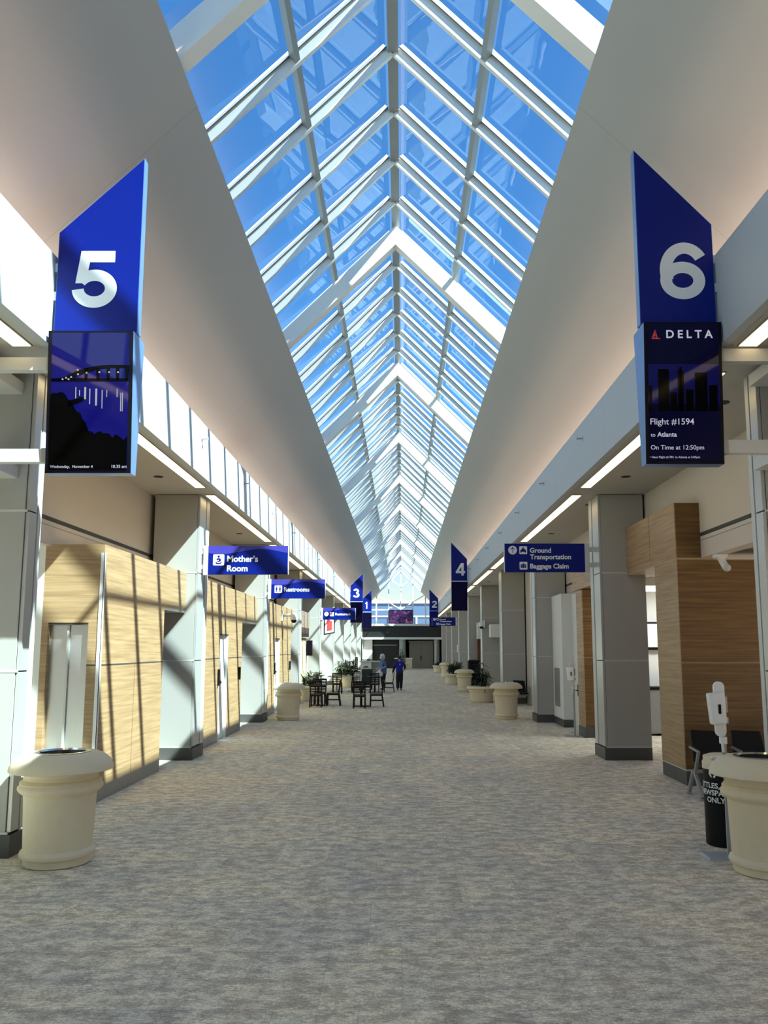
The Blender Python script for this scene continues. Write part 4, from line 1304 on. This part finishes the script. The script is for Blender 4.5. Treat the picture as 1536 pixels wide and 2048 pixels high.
em.build('emblem', M['black'], t)
# dark green trolley the woman stands behind
t = thing('trolley', (-1.62, 41.2, 0), 'dark green covered trolley left of the person in denim blue', 'trolley')
bx('body', M['darkgreen'], t, -2.05, -1.50, 40.9, 41.5, 0.25, 1.05, bevel=0.05)
for x in (-1.98, -1.57):
    for y in (41.0, 41.4):
        MB().ball((x, y, 0.06), 0.06).build('wheel', M['black'], t, smooth=True)
bx('frame', M['black'], t, -2.05, -1.50, 40.9, 41.5, 0.12, 0.25)

# ------------------------------------------------------------------ red menu lightbox on the left
t = thing('menu_board', (-4.0, 40.4, 2.3), 'red and white lit board in a black housing on the left columns', 'sign')
hs = MB().hexa([(-3.92, 40.3, 2.75), (-3.42, 40.55, 2.85), (-3.42, 40.9, 2.85), (-3.96, 40.9, 2.75)], [(-3.92, 40.3, 3.75), (-3.42, 40.55, 3.55), (-3.42, 40.9, 3.55), (-3.96, 40.9, 3.75)])
hs.build('housing', M['black'], t)
MB().hexa([(-3.86, 40.31, 2.82), (-3.44, 40.52, 2.90), (-3.44, 40.53, 2.90), (-3.86, 40.34, 2.82)], [(-3.86, 40.31, 3.66), (-3.44, 40.52, 3.50), (-3.44, 40.53, 3.50), (-3.86, 40.34, 3.66)]).build('white_face', M['signwhite'], t)
MB().hexa([(-3.76, 40.34, 2.95), (-3.52, 40.46, 3.0), (-3.52, 40.47, 3.0), (-3.76, 40.36, 2.95)], [(-3.76, 40.34, 3.52), (-3.52, 40.46, 3.44), (-3.52, 40.47, 3.44), (-3.76, 40.36, 3.52)]).build('red_face', M['redpanel'], t)
bx('arm', M['black'], t, -4.945, -3.5, 40.6, 40.75, 3.6, 3.72)
o = bx('wall_panel', M['purlin'], None, -4.02, -4.6, 39.55, 39.95, 0.0, 2.9); tag(o, 'dark grey upright panel under the red lit board', 'panel')

# ------------------------------------------------------------------ security cameras
def cctv(x, y, z, side, label, arm=0.42):
    t = thing('security_camera', (x, y, z), label, 'camera')
    bx('mount', M['plastic'], t, x, x - side * 0.05, y - 0.12, y + 0.12, z - 0.18, z + 0.18, bevel=0.02)
    MB().tube([(x, y, z + 0.02), (x - side * arm * 0.6, y, z + 0.03), (x - side * arm, y, z - 0.02)], 0.05, 12).build('arm', M['plastic'], t, smooth=True)
    MB().lathe([(0.12, -0.13), (0.13, -0.06), (0.12, 0.06), (0.06, 0.10)], 24, x - side * arm, y, z).build('cap', M['plastic'], t, smooth=True)
    MB().ball((x - side * arm, y, z - 0.14), 0.10).build('dome', M['black'], t, smooth=True)
cctv(XWL, 28.0, 3.2, -1, 'white dome security camera on the wood wall below the sign reading Restrooms')
cctv(XR + 0.12, 38.55, 3.25, 1, 'small white and black camera between the right columns under gate 4', 0.16)
t = thing('security_camera', (5.1, 12.2, ZW), 'white camera under the pale bulkhead on the right', 'camera')
bx('base', M['plastic'], t, 4.79, 4.97, 12.12, 12.28, ZW - 0.08, ZW - 0.022, bevel=0.01)
MB().bar((4.88, 12.2, ZW - 0.06), (4.93, 12.12, ZW - 0.24), 0.09, 0.09).build('body', M['plastic'], t, bevel=0.02)
MB().ball((4.935, 12.1, ZW - 0.24), 0.06).build('lens', M['lighttrim'], t, smooth=True)
t = thing('security_camera', (-5.0, 10.6, ZW), 'small white camera under the bulkhead left of the wood block', 'camera')
bx('base', M['plastic'], t, -5.1, -4.96, 10.5, 10.7, ZW - 0.09, ZW - 0.022, bevel=0.01)
MB().bar((-5.02, 10.6, ZW - 0.06), (-5.0, 10.45, ZW - 0.25), 0.08, 0.08).build('body', M['plastic'], t)

# ------------------------------------------------------------------ hand sanitizer stands
def sanitizer(loc, label, rz=0.0):
    t = thing('sanitizer_stand', (0, 0, 0), label, 'sanitizer stand', 'hand sanitizer stands')
    bs = MB().hexa([(-0.19, -0.15, 0.0), (0.15, -0.15, 0.0), (0.15, 0.15, 0.0), (-0.19, 0.15, 0.0)], [(-0.17, -0.13, 0.02), (0.14, -0.13, 0.02), (0.14, 0.13, 0.02), (-0.17, 0.13, 0.02)])
    bs.build('base_plate', M['greyplastic'], t)
    bx('pole', M['greyplastic'], t, 0.055, 0.095, -0.012, 0.012, 0.02, 1.62)
    oc = arc(0.035, 1.70, 0.055, 0.055, 0, 180, 14) + arc(0.035, 1.25, 0.055, 0.055, 180, 360, 14)
    bk = MB().prism_xz(oc, -0.045, -0.012)
    bk.build('back_board', M['plastic'], t)
    dp = MB().hexa([(-0.085, -0.16, 1.32), (0.06, -0.16, 1.33), (0.07, -0.045, 1.33), (-0.085, -0.045, 1.32)], [(-0.115, -0.15, 1.64), (0.055, -0.15, 1.65), (0.065, -0.045, 1.65), (-0.115, -0.045, 1.64)])
    do = dp.build('dispenser', M['plastic'], t, bevel=0.022)
    bx('sight_window', M['black'], do, -0.025, 0.0, -0.163, -0.152, 1.435, 1.53)
    bx('side_label', M['mist'], t, 0.09, 0.115, -0.04, -0.02, 1.44, 1.60)
    bx('side_label', M['lighttrim'], t, 0.095, 0.118, -0.04, -0.02, 1.33, 1.39)
    bx('clamp', M['plastic'], t, 0.035, 0.10, -0.03, 0.03, 1.12, 1.19, bevel=0.006)
    MB().tube([(0.05, -0.02, 1.15), (0.055, -0.02, 1.04), (0.05, -0.02, 1.01), (0.03, -0.025, 0.992), (-0.08, -0.04, 0.99)], 0.014, 10).build('tray_arm', M['plastic'], t, smooth=True)
    MB().tube([(0.06, -0.01, 0.90), (0.03, -0.02, 0.955), (-0.08, -0.04, 0.97)], 0.008, 8).build('tray_arm', M['lighttrim'], t, smooth=True)
    place(t, loc, rz)
    return t
sanitizer((3.25, 8.46, 0), 'white hand sanitizer dispenser on a pole beside the nearest right stone bin')
sanitizer((4.07, 19.6, 0), 'white hand sanitizer stand in front of the white wall block')

# steel foot behind the left bin
o = MB().hexa([(-3.98, 8.95, 0), (-3.62, 8.85, 0), (-3.62, 9.2, 0), (-4.0, 9.3, 0)], [(-3.95, 8.97, 0.03), (-3.64, 8.87, 0.03), (-3.64, 9.18, 0.03), (-3.97, 9.28, 0.03)]).build('base_plate', M['alu'])
tag(o, 'flat steel base plate on the carpet behind the nearest left stone bin', 'base plate')

# ------------------------------------------------------------------ recycling bin
RBX, RBY, RBR = 3.50, 8.98, 0.205
t = thing('recycling_bin', (RBX, RBY, 0), 'black cylindrical recycling bin lettered in white behind the right stone bin', 'recycling bin')
MB().lathe([(RBR - 0.01, 0), (RBR, 0.01), (RBR, 0.80)], 48, RBX, RBY).build('body', M['black'], t, smooth=True)
MB().lathe([(RBR + 0.006, 0.80), (RBR + 0.006, 0.87), (RBR - 0.006, 0.885), (RBR - 0.006, 0.93), (RBR - 0.06, 0.95)], 48, RBX, RBY).build('lid', M['concrete'], t, smooth=True)
def on_cyl(vs, ang0):
    out = []
    for u, z in vs:
        a = ang0 + u / RBR
        out.append((RBX + (RBR + 0.003) * math.cos(a), RBY + (RBR + 0.003) * math.sin(a), z))
    return out
FACE = math.atan2(-RBY, -RBX) + 0.05
tx = MB()
for body, z, hgt in (('BOTTLES, CANS', 0.61, 0.054), ('NEWSPAPER', 0.535, 0.054), ('ONLY', 0.46, 0.054)):
    vs, fs = text_geo(body, 0.025)
    cap, _ = text_geo('H', 0.025); ch_ = max(p[1] for p in cap)
    k = hgt / ch_
    cx = (min(p[0] for p in vs) + max(p[0] for p in vs)) / 2
    tx.add(on_cyl([((p[0] - cx) * k - 0.10, z + p[1] * k) for p in vs], FACE), fs)
tx.build('lettering', M['signwhite'], t)
rc = MB()
for u0 in (-0.12, 0.07):
    for q in range(3):
        a = math.radians(90 + q * 120)
        c = (u0 + 0.03 * math.cos(a), 0.76 + 0.03 * math.sin(a))
        ta = a + math.pi / 2
        dx, dz = math.cos(ta), math.sin(ta)
        nx, nz = math.cos(a), math.sin(a)
        pts = [(c[0] - dx * 0.028 - nx * 0.009, c[1] - dz * 0.028 - nz * 0.009), (c[0] + dx * 0.012 - nx * 0.009, c[1] + dz * 0.012 - nz * 0.009), (c[0] + dx * 0.034, c[1] + dz * 0.034), (c[0] + dx * 0.012 + nx * 0.011, c[1] + dz * 0.012 + nz * 0.011), (c[0] - dx * 0.028 + nx * 0.011, c[1] - dz * 0.028 + nz * 0.011)]
        rc.add(on_cyl(pts, FACE), [(0, 1, 2, 3, 4)])
rc.build('recycling_mark', M['signwhite'], t)

# ------------------------------------------------------------------ airport benches
def bench(x, y, n, label, side=1):
    t = thing('gate_seating', (x, y, 0), label, 'bench', 'black gate seating')
    w = 0.60
    MB().bar((x, y, 0.36), (x + n * w, y, 0.36), 0.08, 0.05).build('beam', M['grey'], t)
    for k in range(n):
        xa, xb = x + k * w + 0.05, x + (k + 1) * w - 0.05
        st = MB().hexa([(xa, y - 0.27, 0.42), (xb, y - 0.27, 0.42), (xb, y + 0.20, 0.38), (xa, y + 0.20, 0.38)], [(xa, y - 0.28, 0.48), (xb, y - 0.28, 0.48), (xb, y + 0.20, 0.44), (xa, y + 0.20, 0.44)])
        st.build('seat', M['blackseat'], t, bevel=0.015)
        bk = MB().hexa([(xa + 0.01, y + 0.16, 0.46), (xb - 0.01, y + 0.16, 0.46), (xb - 0.01, y + 0.22, 0.46), (xa + 0.01, y + 0.22, 0.46)], [(xa + 0.03, y + 0.30, 0.90), (xb - 0.04, y + 0.30, 0.88), (xb - 0.04, y + 0.34, 0.88), (xa + 0.03, y + 0.34, 0.90)])
        bk.build('backrest', M['blackseat'], t, bevel=0.015)
    for k in range(n + 1):
        xx = x + k * w
        ar = MB()
        ar.bar((xx, y - 0.06, 0.36), (xx, y - 0.22, 0.66), 0.045, 0.04)
        ar.bar((xx, y - 0.22, 0.65), (xx, y + 0.12, 0.68), 0.045, 0.03)
        ar.build('armrest', M['grey'], t, bevel=0.008)
    for xx in (x, x + n * w):
        for dy in (-0.30, 0.24):
            lg = MB().bar((xx, y + (0.02 if dy > 0 else -0.02), 0.36), (xx, y + dy, 0.03), 0.055, 0.045).box(xx - 0.03, xx + 0.03, y + dy - 0.04, y + dy + 0.04, 0, 0.03)
            lg.build('leg', M['grey'], t, bevel=0.006)
    return t
bench(4.17, 11.75, 4, 'black gate seating with grey legs and armrests by the shaded wood wall')
b2 = bench(4.10, 30.2, 1, 'black seat partly hidden between the right columns')
t = thing('padded_chair', (3.75, 41.6, 0), 'tall black padded chair behind the cane planter on the right', 'chair')
bx('seat', M['blackseat'], t, 3.35, 4.1, 41.0, 41.8, 0.0, 0.5, bevel=0.06)
bx('backrest', M['blackseat'], t, 3.38, 4.07, 41.6, 41.85, 0.4, 1.5, bevel=0.12)
bx('armrest', M['blackseat'], t, 3.28, 3.42, 41.0, 41.75, 0.3, 0.75, bevel=0.04)
bx('armrest', M['blackseat'], t, 4.03, 4.17, 41.0, 41.75, 0.3, 0.75, bevel=0.04)
# white topped counter near the end wall
t = thing('counter', (0.65, 80.5, 0), 'pale counter with a white top behind the walking person in royal blue', 'counter')
bx('top', M['signwhite'], t, -0.75, 1.05, 80.2, 80.9, 1.02, 1.12, bevel=0.01)
bx('body', M['concrete'], t, 0.35, 1.0, 80.25, 80.85, 0, 1.02)

# ------------------------------------------------------------------ people
def skinmesh(name, chains, m_, parent, lvl=2):
    """chains: list of lists of (x, y, z, radius); chains share identical first points with others when joined"""
    idx, vs, rs, es = {}, [], [], []
    for ch_ in chains:
        prev = None
        for x, y, z, r in ch_:
            k = (round(x, 4), round(y, 4), round(z, 4))
            if k not in idx:
                idx[k] = len(vs); vs.append((x, y, z)); rs.append(r)
            i = idx[k]
            if prev is not None and prev != i: es.append((prev, i))
            prev = i
    me = bpy.data.meshes.new(name)
    me.from_pydata(vs, es, [])
    o = bpy.data.objects.new(name, me); COL.objects.link(o)
    sm = o.modifiers.new('skin', 'SKIN'); sm.use_smooth_shade = True
    sub = o.modifiers.new('sub', 'SUBSURF'); sub.levels = lvl; sub.render_levels = lvl
    if not me.skin_vertices: me.skin_vertices.new()
    sv = me.skin_vertices[0].data
    roots = set()
    for i, r in enumerate(rs):
        rr = r if isinstance(r, tuple) else (r, r)
        sv[i].radius = rr
    par = list(range(len(vs)))
    def fnd(a):
        while par[a] != a: a = par[a]
        return a
    for a, b_ in es: par[fnd(a)] = fnd(b_)
    for i in range(len(vs)):
        rt = fnd(i)
        sv[i].use_root = (rt not in roots)
        roots.add(rt)
    # bake the surface so it is ordinary mesh data
    bpy.context.view_layer.update()
    dg = bpy.context.evaluated_depsgraph_get()
    nm = bpy.data.meshes.new_from_object(o.evaluated_get(dg))
    o.modifiers.clear(); o.data = nm
    nm.name = name
    nm.materials.clear(); nm.materials.append(m_)
    for p in nm.polygons: p.use_smooth = True
    if parent is not None: o.parent = parent
    return o

def fingers(hand, d, spread, n_thumb, s=1.0):
    """five finger chains from the palm point along direction d"""
    out = []
    hx, hy, hz = hand
    d = Vector(d).normalized(); sp = Vector(spread).normalized()
    palm = Vector(hand) + d * 0.045 * s
    for k, ln in enumerate((0.062, 0.072, 0.067, 0.052)):
        base = palm + sp * (0.024 * (1.5 - k)) * s * 0.75
        m1 = base + d * ln * 0.5 * s; m2 = base + d * ln * 0.95 * s + Vector(n_thumb) * 0.018 * s
        out.append([(*hand, 0.026), (*base, 0.012), (*m1, 0.0095), (*m2, 0.008)])
    tb = Vector(hand) + sp * 0.035 * s + d * 0.015 * s
    t2 = tb + d * 0.045 * s + sp * 0.012 * s
    out.append([(*hand, 0.026), (*tb, 0.012), (*t2, 0.009)])
    return out

def person_walk(loc):
    t = thing('person', (0, 0, 0), 'person seen from behind, royal blue shirt and black trousers, walking away', 'person')
    J = dict(pel=(0, 0, 0.90), waist=(0, 0, 1.02), chest=(0, -0.01, 1.24), neckb=(0, -0.01, 1.40), neck=(0, 0.0, 1.47), head=(0, 0.02, 1.60))
    hipL, kneeL, ankL, toeL = (-0.09, 0, 0.86), (-0.085, 0.03, 0.47), (-0.085, -0.05, 0.08), (-0.09, 0.09, 0.035)
    hipR, kneeR, ankR, toeR = (0.09, 0, 0.86), (0.09, 0.06, 0.47), (0.085, 0.06, 0.08), (0.095, 0.20, 0.035)
    shL, elL, wrL, haL = (-0.19, -0.01, 1.37), (-0.27, -0.02, 1.10), (-0.33, 0.03, 0.87), (-0.345, 0.05, 0.80)
    shR, elR, wrR, haR = (0.19, -0.01, 1.37), (0.285, -0.05, 1.12), (0.22, 0.10, 0.98), (0.19, 0.15, 0.94)
    R = lambda p, r: (*p, r)
    body = [[R(J['pel'], (0.13, 0.10)), R(J['waist'], (0.125, 0.09)), R(J['chest'], (0.145, 0.105)), R(J['neckb'], (0.085, 0.07)), R(J['neck'], 0.05), R(J['head'], (0.075, 0.092)), (0, 0.02, 1.68, (0.06, 0.07))],
            [R(J['chest'], 0.13), R(shL, 0.055), R(elL, 0.042), R(wrL, 0.028), R(haL, 0.026)], [R(J['chest'], 0.13), R(shR, 0.055), R(elR, 0.042), R(wrR, 0.028), R(haR, 0.026)],
            [R(J['pel'], 0.12), R(hipL, 0.085), R(kneeL, 0.055), R(ankL, 0.04), R(toeL, 0.035)], [R(J['pel'], 0.12), R(hipR, 0.085), R(kneeR, 0.055), R(ankR, 0.04), R(toeR, 0.035)]]
    body += fingers(haL, (-0.1, 0.2, -1), (0, 1, 0), (0.6, 0.2, 0)) + fingers(haR, (-0.6, 0.6, -0.4), (0, 0.4, 1), (-0.3, 0, -0.3))
    skinmesh('body', body, M['skin'], t)
    fb = MB().ball((0, 0.115, 1.585), 0.018, 8, 6).build('nose', M['skin'], t, smooth=True, off=(0, 0, 0))
    for s in (-1, 1):
        MB().ball((s * 0.078, 0.015, 1.59), 0.024, 8, 6, (0.5, 1, 1.3)).build('ear', M['skin'], t, smooth=True, off=(0, 0, 0))
    shirt = [[(0, 0, 0.82, (0.20, 0.16)), (0, 0, 0.96, (0.195, 0.15)), (0, 0, 1.06, (0.19, 0.145)), (0, -0.01, 1.24, (0.205, 0.15)), (0, -0.01, 1.42, (0.11, 0.09))],
             [(0, -0.01, 1.24, 0.15), R(shL, 0.095), (-0.24, -0.015, 1.18, 0.085)], [(0, -0.01, 1.24, 0.15), R(shR, 0.095), (0.252, -0.03, 1.18, 0.085)]]
    so = skinmesh('shirt', shirt, M['royal'], t)
    sl = [[(-0.225, -0.015, 1.28, 0.066), R(elL, 0.066), R(wrL, 0.048)]]
    skinmesh('sleeve', sl, M['blackcloth'], t)
    sl = [[(0.235, -0.03, 1.28, 0.066), R(elR, 0.066), (0.26, 0.02, 1.06, 0.05)]]
    skinmesh('sleeve', sl, M['blackcloth'], t)
    tr = [[(0, 0, 1.04, (0.165, 0.13)), R(J['pel'], (0.175, 0.14)), R(hipL, 0.125), R(kneeL, 0.095), (-0.085, -0.045, 0.20, 0.08), (-0.085, -0.05, 0.07, 0.08)], [R(J['pel'], 0.15), R(hipR, 0.125), R(kneeR, 0.095), (0.085, 0.058, 0.20, 0.08), (0.085, 0.06, 0.07, 0.08)]]
    skinmesh('trousers', tr, M['blackcloth'], t)
    skinmesh('shoe', [[(-0.085, -0.085, 0.045, 0.042), R((-0.088, 0.02, 0.042), 0.042), (-0.09, 0.11, 0.035, 0.034)]], M['black'], t)
    skinmesh('shoe', [[(0.085, 0.02, 0.045, 0.042), (0.09, 0.12, 0.042, 0.042), (0.096, 0.21, 0.035, 0.034)]], M['black'], t)
    MB().ball((0, 0.0, 1.635), 0.105, 18, 12, (0.88, 1.02, 0.98)).build('cap', M['hairblack'], t, smooth=True, off=(0, 0, 0))
    bxm = MB().hexa([(-0.07, 0.07, 1.635), (0.07, 0.07, 1.635), (0.05, 0.19, 1.61), (-0.05, 0.19, 1.61)], [(-0.07, 0.07, 1.655), (0.07, 0.07, 1.655), (0.05, 0.19, 1.622), (-0.05, 0.19, 1.622)])
    bxm.build('cap_peak', M['hairblack'], t, off=(0, 0, 0))
    lg = MB().prism_xz([(-0.01, 1.25), (0.035, 1.25), (0.02, 1.29), (0.008, 1.35), (0.0, 1.29)], -0.190, -0.160)
    lg.build('back_emblem', M['signwhite'], t, off=(0, 0, 0))
    place(t, loc, math.radians(4))
    return t
person_walk((-0.13, 40.6, 0))

def person_bag(loc):
    t = thing('person', (0, 0, 0), 'person with short grey hair, white face mask and denim blue top holding a white bag', 'person')
    R = lambda p, r: (*p, r)
    pel, waist, chest, neckb, neck, head = (0, 0, 0.92), (0, 0.0, 1.06), (0, 0.03, 1.30), (0, 0.05, 1.45), (0, 0.07, 1.52), (0, 0.10, 1.65)
    shL, elL, wrL, haL = (-0.18, 0.04, 1.41), (-0.22, -0.02, 1.14), (-0.16, 0.20, 1.08), (-0.14, 0.27, 1.06)
    shR, elR, wrR, haR = (0.18, 0.04, 1.41), (0.22, -0.01, 1.14), (0.16, 0.22, 1.10), (0.14, 0.29, 1.08)
    hipL, kneeL, ankL, toeL = (-0.09, 0, 0.88), (-0.09, 0.03, 0.48), (-0.09, 0.0, 0.08), (-0.10, 0.14, 0.035)
    hipR, kneeR, ankR, toeR = (0.09, 0, 0.88), (0.09, 0.02, 0.48), (0.09, -0.03, 0.08), (0.10, 0.11, 0.035)
    body = [[R(pel, (0.14, 0.11)), R(waist, (0.13, 0.10)), R(chest, (0.14, 0.11)), R(neckb, (0.08, 0.07)), R(neck, 0.048), R(head, (0.075, 0.09)), (0, 0.10, 1.73, (0.06, 0.07))],
            [R(chest, 0.13), R(shL, 0.05), R(elL, 0.042), R(wrL, 0.028), R(haL, 0.026)], [R(chest, 0.13), R(shR, 0.05), R(elR, 0.042), R(wrR, 0.028), R(haR, 0.026)],
            [R(pel, 0.12), R(hipL, 0.09), R(kneeL, 0.058), R(ankL, 0.04), R(toeL, 0.035)], [R(pel, 0.12), R(hipR, 0.09), R(kneeR, 0.058), R(ankR, 0.04), R(toeR, 0.035)]]
    body += fingers(haL, (0.1, 0.6, -0.7), (1, 0, 0.1), (0, -0.4, -0.4)) + fingers(haR, (-0.1, 0.6, -0.7), (-1, 0, 0.1), (0, -0.4, -0.4))
    skinmesh('body', body, M['skin2'], t)
    MB().ball((0, 0.195, 1.645), 0.017, 8, 6).build('nose', M['skin2'], t, smooth=True, off=(0, 0, 0))
    for s in (-1, 1):
        MB().ball((s * 0.03, 0.182, 1.675), 0.010, 8, 6).build('eye', M['black'], t, smooth=True, off=(0, 0, 0))
        MB().ball((s * 0.078, 0.095, 1.64), 0.022, 8, 6, (0.5, 1, 1.3)).build('ear', M['skin2'], t, smooth=True, off=(0, 0, 0))
    MB().ball((0, 0.155, 1.605), 0.062, 14, 10, (1.0, 0.75, 0.9)).build('face_mask', M['plastic'], t, smooth=True, off=(0, 0, 0))
    MB().ball((0, 0.06, 1.695), 0.122, 20, 14, (1.0, 1.0, 1.0)).ball((0, 0.0, 1.63), 0.095, 16, 12, (1.05, 0.8, 1.1)).build('hair', M['hairgrey'], t, smooth=True, off=(0, 0, 0))
    top = [[(0, 0.0, 0.74, (0.215, 0.18)), (0, 0.0, 0.88, (0.21, 0.175)), (0, 0, 1.06, (0.195, 0.16)), R(chest, (0.195, 0.16)), (0, 0.05, 1.47, (0.105, 0.09))],
           [R(chest, 0.15), R(shL, 0.09), (-0.222, -0.01, 1.19, 0.085)], [R(chest, 0.15), R(shR, 0.09), (0.222, -0.005, 1.19, 0.085)]]
    skinmesh('top', top, M['denim'], t)
    tr = [[(0, 0, 1.0, (0.15, 0.125)), R(pel, (0.17, 0.14)), R(hipL, 0.12), R(kneeL, 0.09), (-0.09, 0.0, 0.20, 0.08), (-0.09, 0.0, 0.07, 0.075)], [R(pel, 0.15), R(hipR, 0.12), R(kneeR, 0.09), (0.09, -0.03, 0.20, 0.08), (0.09, -0.03, 0.07, 0.075)]]
    skinmesh('trousers', tr, M['blackcloth'], t)
    for x, y in ((-0.095, 0.05), (0.095, 0.02)):
        skinmesh('shoe', [[(x, y - 0.08, 0.045, 0.042), (x, y, 0.042, 0.042), (x * 1.1, y + 0.11, 0.035, 0.034)]], M['black'], t)
    place(t, loc, math.radians(118))
    return t
person_bag((-0.95, 41.35, 0))
t = thing('carrier_bag', (-1.15, 41.07, 0.70), 'crumpled white carrier bag held by the person in denim blue', 'bag')
mb = MB()
rnd = random.Random(21)
bag_prof = [(0.02, 0.0), (0.12, 0.01), (0.165, 0.06), (0.17, 0.13), (0.15, 0.20), (0.10, 0.26), (0.05, 0.30), (0.065, 0.33)]
mb.lathe(bag_prof, 22, 0, 0, 0)
mb.v = [(-1.15 + p[0] * 1.05 * (1 + rnd.uniform(-0.13, 0.13)), 41.07 + p[1] * 0.62 * (1 + rnd.uniform(-0.15, 0.15)), 0.67 + p[2] + rnd.uniform(-0.008, 0.008)) for p in mb.v]
mb.build('body', M['bag'], t, smooth=True)
MB().tube([(-1.22, 41.07, 0.96), (-1.17, 41.08, 1.02), (-1.12, 41.09, 1.04), (-1.09, 41.08, 1.01), (-1.08, 41.07, 0.96)], 0.018, 8).build('handle', M['bag'], t, smooth=True)
